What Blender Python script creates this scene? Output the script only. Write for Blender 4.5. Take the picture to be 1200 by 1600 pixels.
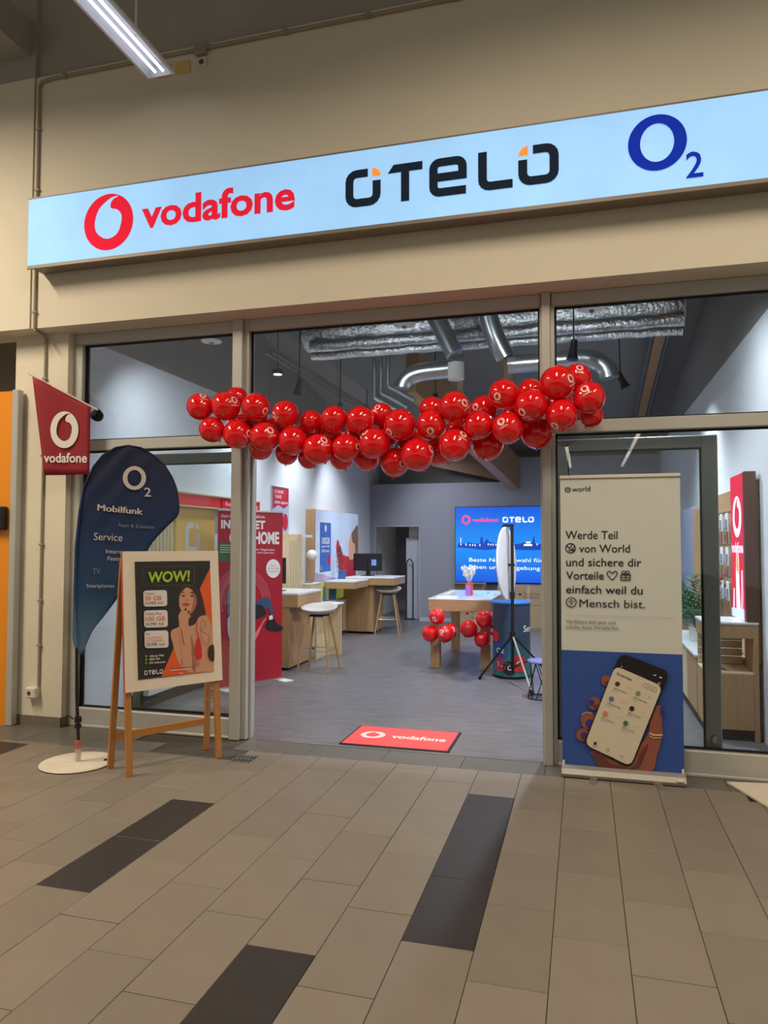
import bpy, math, random
from mathutils import Vector, Matrix, geometry
random.seed(7)
S = bpy.context.scene
for o in list(bpy.data.objects): bpy.data.objects.remove(o, do_unlink=True)
C = S.collection
PI = math.pi

# ------------------------------------------------------------------ camera
CAM_H = 1.64
cam = bpy.data.cameras.new('camera')
cam_o = bpy.data.objects.new('camera', cam); C.objects.link(cam_o)
cam.sensor_fit = 'VERTICAL'; cam.sensor_height = 36.0
cam.lens = 1132.1 / 1600 * 36.0
cam.clip_start = 0.05; cam.clip_end = 200
YAW, PIT, ROL = .268203, .0407498, .0013854
fwd = Vector((-math.sin(YAW), math.cos(YAW), 0)); rgt = Vector((math.cos(YAW), math.sin(YAW), 0)); upv = Vector((0, 0, 1))
f2 = fwd * math.cos(PIT) + upv * math.sin(PIT); u2 = -fwd * math.sin(PIT) + upv * math.cos(PIT)
r3 = rgt * math.cos(ROL) + u2 * math.sin(ROL); u3 = -rgt * math.sin(ROL) + u2 * math.cos(ROL)
cam_o.matrix_world = Matrix(((r3.x, u3.x, -f2.x, 0), (r3.y, u3.y, -f2.y, 0), (r3.z, u3.z, -f2.z, CAM_H), (0, 0, 0, 1)))
S.camera = cam_o

# ------------------------------------------------------------------ world, view
S.view_settings.view_transform = 'Standard'; S.view_settings.look = 'None'
S.view_settings.gamma = 1.0; S.view_settings.use_curve_mapping = False
S.view_settings.exposure = 0.0
w = bpy.data.worlds.new('world'); S.world = w; w.use_nodes = True
w.node_tree.nodes['Background'].inputs[0].default_value = (1.0, .90, .76, 1)
w.node_tree.nodes['Background'].inputs[1].default_value = .35

def area(name, loc, sx, sy, power, col, rot=(0, 0, 0)):
    l = bpy.data.lights.new(name, 'AREA'); l.shape = 'RECTANGLE'; l.size = sx; l.size_y = sy; l.energy = power; l.color = col
    o = bpy.data.objects.new(name, l); C.objects.link(o); o.location = loc; o.rotation_euler = rot; return o
def spot(name, loc, target, power, col, ang=120, blend=.8, rad=.05):
    l = bpy.data.lights.new(name, 'SPOT'); l.energy = power; l.color = col; l.spot_size = math.radians(ang); l.spot_blend = blend; l.shadow_soft_size = rad
    o = bpy.data.objects.new(name, l); C.objects.link(o); o.location = loc
    d = Vector(target) - Vector(loc); o.rotation_euler = d.to_track_quat('-Z', 'Y').to_euler(); return o
WARM = (1.0, .83, .62); COOL = (.86, .93, 1.0)
# mall: lamps of the linear luminaires (bodies are built further down)
MALL_ROWS = [(-3.27, 2.05, 5.05, 0, 0), (-.3, .4, 3.3, 118, .36), (2.9, .6, 3.6, 140, .36), (-6.1, .6, 3.6, 330, .36), (1.9, -27, -14, 80, 0), (-.6, -27, -17, 80, 0)]
for x, y0, y1, pw_, dz in MALL_ROWS:
    if pw_ == 0: continue          # the near one is lit by its own two tubes
    area('luminaire_lamp', (x, (y0 + y1) / 2, 5.405 + dz), .13, (y1 - y0) * .96, pw_, WARM).data.spread = math.radians(170)

# ------------------------------------------------------------------ materials
def lin(c):
    c = c / 255.0
    return c / 12.92 if c <= .04045 else ((c + .055) / 1.055) ** 2.4
def col(r, g, b): return (lin(r), lin(g), lin(b), 1)
MATS = {}
def M(name, rgb=(128, 128, 128), rough=.55, metal=0.0, var=.06, scale=9.0, bump=0.0, bscale=60.0, emis=0.0, stretch=None, coat=0.0, rnd=0.0, ecol=None, spec=.5):
    if name in MATS: return MATS[name]
    m = bpy.data.materials.new(name); m.use_nodes = True; nt = m.node_tree; b = nt.nodes['Principled BSDF']
    b.inputs['Roughness'].default_value = rough; b.inputs['Metallic'].default_value = metal
    b.inputs['Specular IOR Level'].default_value = spec
    c = col(*rgb); b.inputs['Base Color'].default_value = c
    tc = nt.nodes.new('ShaderNodeTexCoord'); mp = nt.nodes.new('ShaderNodeMapping'); nt.links.new(tc.outputs['Object'], mp.inputs[0])
    if stretch: mp.inputs['Scale'].default_value = stretch
    src = None
    if var > 0:
        n = nt.nodes.new('ShaderNodeTexNoise'); n.inputs['Scale'].default_value = scale; n.inputs['Detail'].default_value = 5
        nt.links.new(mp.outputs[0], n.inputs[0])
        mx = nt.nodes.new('ShaderNodeMix'); mx.data_type = 'RGBA'
        mx.inputs[6].default_value = tuple(max(0, v * (1 - var * 1.6)) for v in c[:3]) + (1,)
        mx.inputs[7].default_value = tuple(min(1, v * (1 + var * 1.6)) for v in c[:3]) + (1,)
        nt.links.new(n.outputs[0], mx.inputs[0]); src = mx.outputs[2]
        if rnd > 0:
            oi = nt.nodes.new('ShaderNodeObjectInfo'); hs = nt.nodes.new('ShaderNodeHueSaturation')
            ma = nt.nodes.new('ShaderNodeMath'); ma.operation = 'MULTIPLY_ADD'; ma.inputs[1].default_value = rnd * 2; ma.inputs[2].default_value = 1 - rnd
            nt.links.new(oi.outputs['Random'], ma.inputs[0]); nt.links.new(ma.outputs[0], hs.inputs['Value']); nt.links.new(src, hs.inputs['Color']); src = hs.outputs[0]
        nt.links.new(src, b.inputs['Base Color'])
    if bump > 0:
        n2 = nt.nodes.new('ShaderNodeTexNoise'); n2.inputs['Scale'].default_value = bscale; n2.inputs['Detail'].default_value = 4
        nt.links.new(mp.outputs[0], n2.inputs[0])
        bp = nt.nodes.new('ShaderNodeBump'); bp.inputs['Strength'].default_value = bump; bp.inputs['Distance'].default_value = .02
        nt.links.new(n2.outputs[0], bp.inputs['Height']); nt.links.new(bp.outputs[0], b.inputs['Normal'])
    if coat: b.inputs['Coat Weight'].default_value = coat; b.inputs['Coat Roughness'].default_value = .08
    if emis > 0:
        b.inputs['Emission Strength'].default_value = emis
        if ecol: b.inputs['Emission Color'].default_value = col(*ecol)
        elif src: nt.links.new(src, b.inputs['Emission Color'])
        else: b.inputs['Emission Color'].default_value = c
    MATS[name] = m; return m
def wood(name, rgb, axis='z', scale=3.0):
    st = {'x': (.6, 14, 14), 'y': (14, .6, 14), 'z': (14, 14, .6)}[axis]
    return M(name, rgb, rough=.5, var=.13, scale=scale, stretch=st, bump=.05, bscale=6)
def glass_mat(name, tint=(.93, .96, .96), refl=1.0):
    m = bpy.data.materials.new(name); m.use_nodes = True; nt = m.node_tree; nt.nodes.clear()
    out = nt.nodes.new('ShaderNodeOutputMaterial'); mix = nt.nodes.new('ShaderNodeMixShader'); t = nt.nodes.new('ShaderNodeBsdfTransparent'); g = nt.nodes.new('ShaderNodeBsdfGlossy')
    fr = nt.nodes.new('ShaderNodeFresnel'); fr.inputs[0].default_value = 1.5; ns = nt.nodes.new('ShaderNodeTexNoise'); ns.inputs['Scale'].default_value = 1.5
    g.inputs['Roughness'].default_value = .01; t.inputs[0].default_value = tint + (1,)
    nt.links.new(fr.outputs[0], mix.inputs[0]); nt.links.new(t.outputs[0], mix.inputs[1]); nt.links.new(g.outputs[0], mix.inputs[2]); nt.links.new(mix.outputs[0], out.inputs[0])
    MATS[name] = m; return m
GLASS = glass_mat('pane_glass')

tile_m = M('tile_taupe', (128, 119, 107), rough=.42, var=.07, scale=5, bump=.06, bscale=30, rnd=.07)
tile_d = M('tile_dark', (50, 47, 46), rough=.42, var=.10, scale=6, bump=.06, bscale=30, rnd=.04)
tile_b = M('tile_border', (100, 96, 90), rough=.42, var=.08, scale=6, bump=.05, bscale=30, rnd=.05)
grout = M('grout', (72, 66, 58), rough=.9, var=.1)
shopfloor_m = M('shop_vinyl', (112, 109, 112), rough=.36, var=.32, scale=10, bump=.08, bscale=45, stretch=(.45, 1.6, 1))
wallw = M('mall_plaster', (214, 207, 188), rough=.8, var=.025, scale=3, bump=.03, bscale=90)
shopw = M('shop_plaster', (222, 226, 232), rough=.8, var=.02, scale=3)
greyw = M('back_plaster', (150, 151, 164), rough=.8, var=.03, scale=3)
darkw = M('dark_plaster', (134, 132, 130), rough=.85, var=.05, scale=3)
malldark = M('mall_dark_paint', (160, 157, 148), rough=.8, var=.05, scale=2)
alu = M('frame_aluminium', (182, 182, 176), rough=.42, metal=.2, var=.03, scale=3)
alud = M('door_frame_dark', (164, 170, 165), rough=.4, metal=.2, var=.04)
rubber = M('black_gasket', (14, 15, 16), rough=.7, var=.0)
base_m = M('baseboard_grey', (112, 105, 94), rough=.6)
white = M('white_plain', (228, 226, 220), rough=.5, var=.02)
offw = M('off_white_plastic', (214, 206, 190), rough=.5, var=.03)
steel = M('brushed_steel', (190, 188, 182), rough=.3, metal=.9, var=.05, stretch=(1, 1, 12))
black = M('black_plastic', (22, 22, 24), rough=.42, var=.04)
oak = wood('oak_veneer', (178, 140, 98), 'z')
oakx = wood('oak_veneer_side', (182, 145, 102), 'y')
oakl = wood('pale_birch', (214, 192, 152), 'z')
pine = wood('easel_beech', (176, 118, 58), 'z')
timber = wood('glulam_timber', (176, 138, 96), 'y', 4)
foil = M('duct_foil', (222, 225, 228), rough=.27, metal=1.0, var=.10, scale=14, bump=1.0, bscale=26)
galv = M('galvanised', (196, 201, 206), rough=.3, metal=.95, var=.08, scale=6, bump=.08, bscale=40)
red = M('brand_red', (206, 26, 38), rough=.5, var=.02)
redfab = M('red_fabric', (142, 24, 38), rough=.75, var=.04, scale=20)
redsign = M('red_lit_vinyl', (214, 28, 52), rough=.8, spec=.1, emis=.55, var=.02)
navysign = M('navy_lit_vinyl', (24, 34, 48), rough=.8, spec=.1, emis=.35, var=.0)
bluesign = M('blue_lit_vinyl', (16, 44, 160), rough=.8, spec=.1, emis=.5, var=.0)
orsign = M('orange_lit_vinyl', (240, 140, 60), rough=.8, spec=.1, emis=.6, var=.0)
signface = M('lit_sign_face', (148, 196, 244), rough=.7, spec=.2, emis=.66, var=.08, scale=2.2)
printw = M('print_white', (232, 230, 226), rough=.6, var=.0)
printk = M('print_black', (26, 26, 28), rough=.6, var=.0)

# ------------------------------------------------------------------ mesh helpers
ORG = {}
class MB:
    def __init__(s): s.v = []; s.f = []; s.m = []
    def add(s, vs, fs, mi=0):
        b = len(s.v); s.v += [tuple(v) for v in vs]; s.f += [tuple(b + i for i in f) for f in fs]; s.m += [mi] * len(fs); return s
    def box(s, x0, x1, y0, y1, z0, z1, mi=0):
        v = [(x0, y0, z0), (x1, y0, z0), (x1, y1, z0), (x0, y1, z0), (x0, y0, z1), (x1, y0, z1), (x1, y1, z1), (x0, y1, z1)]
        return s.add(v, [(3, 2, 1, 0), (4, 5, 6, 7), (0, 1, 5, 4), (1, 2, 6, 5), (2, 3, 7, 6), (3, 0, 4, 7)], mi)
    def bbox(s, x0, x1, y0, y1, z0, z1, b=.006, mi=0):   # box with chamfered edges
        v = []; idx = {}
        xs, ys, zs = (x0, x1), (y0, y1), (z0, z1)
        for i in (0, 1):
            for j in (0, 1):
                for k in (0, 1):
                    sx, sy, sz = (b if i == 0 else -b), (b if j == 0 else -b), (b if k == 0 else -b)
                    for a, p in enumerate([(xs[i], ys[j] + sy, zs[k] + sz), (xs[i] + sx, ys[j], zs[k] + sz), (xs[i] + sx, ys[j] + sy, zs[k])]):
                        idx[(i, j, k, a)] = len(v); v.append(p)
        f = []
        for a in range(3):
            for e in (0, 1):
                q = []
                for (p, r) in ((0, 0), (1, 0), (1, 1), (0, 1)):
                    t = [0, 0, 0]; t[a] = e; o = [n for n in range(3) if n != a]; t[o[0]] = p; t[o[1]] = r
                    q.append(idx[(t[0], t[1], t[2], a)])
                f.append(tuple(q))
        for a in range(3):
            o = [n for n in range(3) if n != a]
            for p in (0, 1):
                for r in (0, 1):
                    t0 = [0, 0, 0]; t0[o[0]] = p; t0[o[1]] = r; t1 = list(t0); t1[a] = 1
                    f.append((idx[(*t0, o[0])], idx[(*t1, o[0])], idx[(*t1, o[1])], idx[(*t0, o[1])]))
        for i in (0, 1):
            for j in (0, 1):
                for k in (0, 1): f.append((idx[(i, j, k, 0)], idx[(i, j, k, 1)], idx[(i, j, k, 2)]))
        return s.add(v, f, mi)
    def bar(s, p0, p1, w, d, mi=0, up=(0, 0, 1), w1=None, d1=None):
        p0, p1 = Vector(p0), Vector(p1); t = (p1 - p0).normalized(); a = t.cross(Vector(up))
        if a.length < 1e-4: a = t.cross(Vector((0, 1, 0)))
        a.normalize(); b = a.cross(t).normalized()
        w1 = w if w1 is None else w1; d1 = d if d1 is None else d1; v = []
        for p, ww, dd in ((p0, w, d), (p1, w1, d1)):
            for sx, sy in ((-1, -1), (1, -1), (1, 1), (-1, 1)): v.append(p + a * sx * ww / 2 + b * sy * dd / 2)
        return s.add(v, [(3, 2, 1, 0), (4, 5, 6, 7), (0, 1, 5, 4), (1, 2, 6, 5), (2, 3, 7, 6), (3, 0, 4, 7)], mi)
    def tube(s, path, r, seg=10, mi=0, cap=True):
        path = [Vector(p) for p in path]; rs = r if isinstance(r, (list, tuple)) else [r] * len(path)
        n0 = None; v = []; f = []
        for i, p in enumerate(path):
            t = (path[min(i + 1, len(path) - 1)] - path[max(i - 1, 0)]).normalized()
            if n0 is None:
                n0 = t.cross(Vector((0, 0, 1)))
                if n0.length < 1e-3: n0 = t.cross(Vector((0, 1, 0)))
            n0 = (n0 - t * n0.dot(t)).normalized(); b = t.cross(n0)
            for k in range(seg):
                a = 2 * PI * k / seg; v.append(p + (n0 * math.cos(a) + b * math.sin(a)) * rs[i])
        for i in range(len(path) - 1):
            for k in range(seg):
                k2 = (k + 1) % seg; f.append((i * seg + k, i * seg + k2, (i + 1) * seg + k2, (i + 1) * seg + k))
        if cap: f.append(tuple(range(seg - 1, -1, -1))); f.append(tuple((len(path) - 1) * seg + k for k in range(seg)))
        return s.add(v, f, mi)
    def cyl(s, p0, p1, r, seg=16, mi=0, r1=None): return s.tube([p0, p1], [r, r if r1 is None else r1], seg, mi)
    def lathe(s, prof, c=(0, 0, 0), seg=20, mi=0, sx=1, sy=1):
        v = []; f = []; n = len(prof)
        for r, z in prof:
            for k in range(seg):
                a = 2 * PI * k / seg; v.append((c[0] + r * math.cos(a) * sx, c[1] + r * math.sin(a) * sy, c[2] + z))
        for i in range(n - 1):
            for k in range(seg):
                k2 = (k + 1) % seg; f.append((i * seg + k, i * seg + k2, (i + 1) * seg + k2, (i + 1) * seg + k))
        if prof[0][0] > 1e-4: f.append(tuple(range(seg - 1, -1, -1)))
        if prof[-1][0] > 1e-4: f.append(tuple((n - 1) * seg + k for k in range(seg)))
        return s.add(v, f, mi)
    def sphere(s, c, r, seg=16, rings=10, mi=0, sz=1):
        return s.lathe([(max(1e-5, r * math.sin(PI * i / rings)), -r * sz * math.cos(PI * i / rings)) for i in range(rings + 1)], c, seg, mi)
    def quadp(s, a, b, c, d, mi=0): return s.add([a, b, c, d], [(0, 1, 2, 3)], mi)
    def build(s, name, mats, parent=None, smooth=False, origin=None):
        if not isinstance(mats, (list, tuple)): mats = [mats]
        if parent is not None: o = ORG[parent.name]
        elif origin is not None: o = Vector(origin)
        else:
            lo = [min(p[i] for p in s.v) for i in range(3)]; hi = [max(p[i] for p in s.v) for i in range(3)]
            o = Vector(((lo[0] + hi[0]) / 2, (lo[1] + hi[1]) / 2, lo[2]))
        me = bpy.data.meshes.new(name); me.from_pydata([(v[0] - o[0], v[1] - o[1], v[2] - o[2]) for v in s.v], [], s.f)
        for m in mats: me.materials.append(m)
        if len(mats) > 1: me.polygons.foreach_set('material_index', s.m)
        if smooth is True: me.polygons.foreach_set('use_smooth', [True] * len(me.polygons))
        elif smooth:
            me.polygons.foreach_set('use_smooth', [True] * len(me.polygons)); me.set_sharp_from_angle(angle=math.radians(smooth))
        me.update()
        ob = bpy.data.objects.new(name, me); C.objects.link(ob); ORG[ob.name] = o
        if parent is not None: ob.parent = parent
        else: ob.location = o
        return ob
def tag(o, label=None, cat=None, group=None, kind=None):
    if label: o['label'] = label
    if cat: o['category'] = cat
    if group: o['group'] = group
    if kind: o['kind'] = kind
    return o
def thing(name, loc, label, cat, group=None):
    o = bpy.data.objects.new(name, None); C.objects.link(o); o.location = loc; o.empty_display_size = .1; ORG[o.name] = Vector(loc)
    return tag(o, label, cat, group)
def struct(name, mb, mats, label, parent=None, smooth=False):
    o = mb.build(name, mats, parent, smooth)
    if parent is None: tag(o, label, None, None, 'structure')
    return o
def box(*a, **k): return MB().box(*a, **k)
def bbox(*a, **k): return MB().bbox(*a, **k)
def copy_tree(o, parent=None):
    c = o.copy(); C.objects.link(c); c.parent = parent; ORG[c.name] = ORG[o.name]
    for ch in o.children: copy_tree(ch, c)
    return c

# ------------------------------------------------------------------ flat print helpers
TXT = {}
def text_geo(s, weight=0.0, shear=0.0):
    key = (s, weight, shear)
    if key in TXT: return TXT[key]
    cu = bpy.data.curves.new('t', 'FONT'); cu.body = s; cu.size = 1.0; cu.offset = weight; cu.resolution_u = 3; cu.shear = shear; cu.fill_mode = 'FRONT'
    ob = bpy.data.objects.new('t', cu)
    me = ob.to_mesh()
    vs = [(v.co.x, v.co.y) for v in me.vertices]; fs = [tuple(p.vertices) for p in me.polygons]
    ob.to_mesh_clear(); bpy.data.objects.remove(ob); bpy.data.curves.remove(cu)
    TXT[key] = (vs, fs); return TXT[key]
def homog(src, dst):
    # 8-dof map of four points
    A = []; Bv = []
    for (x, y), (u, v) in zip(src, dst):
        A.append([x, y, 1, 0, 0, 0, -u * x, -u * y]); Bv.append(u); A.append([0, 0, 0, x, y, 1, -v * x, -v * y]); Bv.append(v)
    n = 8
    for i in range(n):
        p = max(range(i, n), key=lambda r: abs(A[r][i])); A[i], A[p] = A[p], A[i]; Bv[i], Bv[p] = Bv[p], Bv[i]
        for r in range(n):
            if r != i:
                k = A[r][i] / A[i][i]
                for c in range(i, n): A[r][c] -= k * A[i][c]
                Bv[r] -= k * Bv[i]
    h = [Bv[i] / A[i][i] for i in range(n)]
    return lambda x, y: ((h[0] * x + h[1] * y + h[2]) / (h[6] * x + h[7] * y + 1), (h[3] * x + h[4] * y + h[5]) / (h[6] * x + h[7] * y + 1))
def smoothp(pts, n=5):
    out = []; L = len(pts)
    for i in range(L):
        p0, p1, p2, p3 = pts[i - 1], pts[i], pts[(i + 1) % L], pts[(i + 2) % L]
        for k in range(n):
            t = k / n
            out.append(tuple(.5 * ((2 * p1[a]) + (-p0[a] + p2[a]) * t + (2 * p0[a] - 5 * p1[a] + 4 * p2[a] - p3[a]) * t * t + (-p0[a] + 3 * p1[a] - 3 * p2[a] + p3[a]) * t ** 3) for a in (0, 1)))
    return out
def ell(cx, cy, rx, ry, n=28, a0=0, a1=2 * PI):
    full = abs(a1 - a0 - 2 * PI) < 1e-6
    return [(cx + rx * math.cos(a0 + (a1 - a0) * i / (n if full else n - 1)), cy + ry * math.sin(a0 + (a1 - a0) * i / (n if full else n - 1))) for i in range(n)]
def rrect(x0, y0, x1, y1, r, n=5):
    out = []
    for cx, cy, a in ((x1 - r, y1 - r, 0), (x0 + r, y1 - r, PI / 2), (x0 + r, y0 + r, PI), (x1 - r, y0 + r, 1.5 * PI)):
        out += [(cx + r * math.cos(a + PI / 2 * i / n), cy + r * math.sin(a + PI / 2 * i / n)) for i in range(n + 1)]
    return out
def stroke(pts, t, closed=False):
    L = len(pts); l = []; r = []
    for i in range(L):
        a = pts[i - 1] if (i > 0 or closed) else None; b = pts[(i + 1) % L] if (i < L - 1 or closed) else None
        p = pts[i]; ns = []
        for q0, q1 in ((a, p), (p, b)):
            if q0 is None or q1 is None: continue
            dx, dy = q1[0] - q0[0], q1[1] - q0[1]; d = math.hypot(dx, dy) or 1; ns.append((-dy / d, dx / d))
        nx, ny = sum(n[0] for n in ns), sum(n[1] for n in ns); d = math.hypot(nx, ny) or 1; nx /= d; ny /= d
        k = 1 / max(.5, nx * ns[0][0] + ny * ns[0][1])
        l.append((p[0] + nx * t / 2 * k, p[1] + ny * t / 2 * k)); r.append((p[0] - nx * t / 2 * k, p[1] - ny * t / 2 * k))
    return l, r
HOLE = [(.38, .875), (.27, .89), (0, .81), (-.4, .5), (-.56, .05), (-.5, -.3), (-.2, -.55), (.1, -.58), (.4, -.4), (.53, 0), (.5, .25), (.32, .42), (.1, .48), (.08, .65), (.2, .8)]
class Print:
    """flat print on a panel: sketch coordinates -> (u, v) metres -> world"""
    def __init__(s, o, U, V, N, mp=None, lift=.001, step=.00035, ydown=True):
        s.o, s.U, s.V, s.N = Vector(o), Vector(U).normalized(), Vector(V).normalized(), Vector(N).normalized()
        s.mp = mp or (lambda x, y: (x, y)); s.k = 0; s.lift = lift; s.step = step; s.mb = MB(); s.mats = []; s.up = (0, -1) if ydown else (0, 1); s.zt = lambda x, y: (x, y)
    def W(s, p):
        u, v = s.mp(*s.zt(*p)); return s.o + s.U * u + s.V * v + s.N * (s.lift + s.k * s.step)
    def mi(s, m):
        if m not in s.mats: s.mats.append(m)
        return s.mats.index(m)
    def poly(s, pts, m, holes=()):
        s.k += 1; loops = [[Vector((p[0], p[1], 0)) for p in l] for l in [pts, *holes]]
        tri = geometry.tessellate_polygon(loops); flat = [p for l in [pts, *holes] for p in l]
        s.mb.add([s.W(p) for p in flat], [t for t in tri], s.mi(m)); return s
    def rect(s, x0, y0, x1, y1, m): return s.poly([(x0, y0), (x1, y0), (x1, y1), (x0, y1)], m)
    def line(s, pts, t, m, closed=False):
        s.k += 1; l, r = stroke(pts, t, closed); n = len(l); f = []
        for i in range(n if closed else n - 1):
            j = (i + 1) % n; f.append((i, j, n + j, n + i))
        s.mb.add([s.W(p) for p in l + r], f, s.mi(m)); return s
    def ring(s, cx, cy, rx, ry, t, m, n=36): return s.line(ell(cx, cy, rx, ry, n), t, m, True)
    def text(s, t, p0, p1, cap, m, weight=0.0, shear=0.0, up=None):
        vs, fs = text_geo(t, weight, shear)
        if not vs: return s
        s.k += 1; x0 = min(v[0] for v in vs); x1 = max(v[0] for v in vs); k = cap / .72; up = up or s.up
        bx, by = (p1[0] - p0[0]) / (x1 - x0), (p1[1] - p0[1]) / (x1 - x0)
        s.mb.add([s.W((p0[0] + bx * (x - x0) + up[0] * y * k, p0[1] + by * (x - x0) + up[1] * y * k)) for x, y in vs], fs, s.mi(m)); return s
    def emblem(s, cx, cy, rx, ry, m):
        sg = s.up[1]
        return s.poly([(cx + rx * math.cos(2 * PI * i / 40), cy + sg * ry * math.sin(2 * PI * i / 40)) for i in range(40)], m,
                      [[(cx + u * rx, cy + sg * v * ry) for u, v in smoothp(HOLE, 3)]])
    def otelo(s, x0, y0, x1, y1, m, mo, slope=0.0, t=.22):
        """x0,y0 = lower left, x1,y1 = upper right of the word"""
        wd = 5.51
        def T(x, y): return (x0 + (x1 - x0) * x / wd, y0 + (y1 - y0) * y + slope * (x1 - x0) * x / wd)
        def arc(cx, cy, r, a0, a1): return [(cx + r * math.cos(math.radians(a0 + (a1 - a0) * i / 4)), cy + r * math.sin(math.radians(a0 + (a1 - a0) * i / 4))) for i in range(5)]
        def st(path, off):
            s.k += 1; l, r = stroke(path, t); n = len(l)
            s.mb.add([s.W(T(p[0] + off, p[1])) for p in l + r], [(i, i + 1, n + i + 1, n + i) for i in range(n - 1)], s.mi(m))
        st([(.62, .89)] + arc(.31, .69, .2, 90, 180) + arc(.31, .31, .2, 180, 270) + arc(.66, .31, .2, 270, 360) + [(.86, .66)], 0)
        s.poly([T(.74, .77)] + [T(.74 + .23 * math.cos(a), .77 + .23 * math.sin(a)) for a in [PI / 2 * i / 5 for i in range(6)]], mo)
        s.poly([T(1.16 + a, b) for a, b in ((.0, .78), (.16, 1.0), (.93, 1.0), (.93, .78), (.58, .78), (.58, 0), (.36, 0), (.36, .78))], m)
        st([(.86, .39)] + arc(.7, .73, .16, 0, 90) + arc(.27, .73, .16, 90, 180) + arc(.27, .27, .16, 180, 270) + [(.95, .11)], 2.27); st([(.12, .5), (.86, .5)], 2.27)
        st([(.11, 1.0)] + arc(.29, .29, .18, 180, 270) + [(.86, .11)], 3.53)
        st([(.36, .89)] + arc(.67, .69, .2, 90, 0) + arc(.67, .31, .2, 0, -90) + arc(.31, .31, .2, 270, 180) + [(.11, .66)], 4.53)
        s.poly([T(4.53 + .24, .77)] + [T(4.53 + .24 + .23 * math.cos(a), .77 + .23 * math.sin(a)) for a in [PI / 2 + PI / 2 * i / 5 for i in range(6)]], mo)
        return s
    def flush(s, name, parent):
        o = s.mb.build(name, s.mats, parent); s.mb = MB(); s.mats = []; return o

# ================================================================== THE SETTING
FY = 5.58                                   # plane of the shop front
# mall floor: grout slab with every tile of its own
fl = struct('floor', box(-9, 6, -30, FY, -.12, -.006), grout, 'taupe tiled mall floor in front of the shop')
tile_me = {}
def tile(x0, x1, y0, y1, m, top=0.0):
    g = .0017; w_, d_ = x1 - x0 - 2 * g, y1 - y0 - 2 * g
    key = (round(w_, 3), round(d_, 3), m.name)
    if key not in tile_me:
        mb = MB(); b = .0012; h = .0058
        v = [(-w_ / 2, -d_ / 2, -h), (w_ / 2, -d_ / 2, -h), (w_ / 2, d_ / 2, -h), (-w_ / 2, d_ / 2, -h),
             (-w_ / 2, -d_ / 2, -b), (w_ / 2, -d_ / 2, -b), (w_ / 2, d_ / 2, -b), (-w_ / 2, d_ / 2, -b),
             (-w_ / 2 + b, -d_ / 2 + b, 0), (w_ / 2 - b, -d_ / 2 + b, 0), (w_ / 2 - b, d_ / 2 - b, 0), (-w_ / 2 + b, d_ / 2 - b, 0)]
        f = [(8, 9, 10, 11)] + [(i, (i + 1) % 4, 4 + (i + 1) % 4, 4 + i) for i in range(4)] + [(4 + i, 4 + (i + 1) % 4, 8 + (i + 1) % 4, 8 + i) for i in range(4)]
        me = bpy.data.meshes.new('tile'); me.from_pydata(v, [], f); me.materials.append(m); me.update(); tile_me[key] = me
    o = bpy.data.objects.new('tile', tile_me[key]); C.objects.link(o); o.parent = fl
    o.location = Vector(((x0 + x1) / 2, (y0 + y1) / 2, top + random.uniform(-.0006, .0006))) - ORG['floor']
for i in range(-20, 11):
    x0 = -.4385 + .3 * i; off = (.365 - .2 * i) % .6
    yend = 5.27 if x0 > -2.7 else 5.01
    y = off + .6 * math.floor((.55 - off) / .6 + 1) - .6
    while y < yend - .01:
        a, b = max(y, .2), min(y + .6, yend)
        if b - a > .012 and b > .8:
            yc = y + .3; dark = (i == -1 and 2.9 < yc < 4.8) or (i == -7 and 2.9 < yc < 4.2) or (i == -3 and 1.5 < yc < 2.8) or (i == -14 and 4.3 < yc < 4.95)
            tile(x0, x0 + .3, a, b, tile_d if dark else tile_m)
        y += .6
for k in range(-5, 9):                                            # border row along the threshold
    xa = -2.08 + .6 * k
    if xa + .6 < -2.68: tile(xa, xa + .6, 5.03, 5.29, tile_b); tile(xa - .3, xa + .3, 5.29, FY, tile_b)
    else: tile(max(xa, -2.68), xa + .6, 5.27, FY, tile_b)
struct('trim_1', box(-5.2, -2.685, 5.012, 5.028, -.005, .001), steel, 'thin bright metal joint strip in the mall floor')
struct('trim_2', MB().box(-2.70, -.30, 5.565, 5.60, -.004, .004), steel, 'metal threshold strip across the shop entrance')
struct('floor', box(-4.5, 1.6, 5.60, 17.2, -.12, 0), shopfloor_m, 'dark grey vinyl floor inside the shop')
# bulkhead above the shop front
struct('wall_front', box(-4.700, 6, 5.295, 5.62, 3.52, 5.80), wallw, 'beige plastered bulkhead wall above the shop front')
struct('wall_front_left', box(-9, -4.712, 5.285, 5.62, 3.52, 5.80), wallw, 'beige bulkhead wall left of the vertical joint')
struct('wall_upper', MB().box(-4.72, 6, 5.34, 5.5, 5.80, 8.2).box(-9, -4.72, 5.30, 5.5, 5.80, 8.2), malldark, 'dark grey wall band above the beige bulkhead')
struct('ceiling', MB().box(-9, 6, -30, 5.5, 8.2, 8.3), malldark, 'dark grey mall ceiling high above')
struct('trim_3', MB().box(-9, -4.78, 4.9, 5.30, 6.02, 6.35), malldark, 'dark grey beam end at the upper left corner')
# pillar
struct('wall_pillar', MB().box(-5.02, -4.455, 5.475, 6.6, 0, 3.52), wallw, 'cream pillar left of the shop window')
struct('baseboard_left', MB().box(-5.0, -4.445, 5.463, 5.475, 0, .085).box(-4.455, -4.443, 5.463, FY, 0, .085), base_m, 'grey skirting at the foot of the pillar')
struct('wall_left_far', box(-9, -5.0, 6.6, 6.7, 0, 5.8), M('neighbour_dark', (150, 140, 122), rough=.9), 'dark recess beyond the orange panel')
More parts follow.
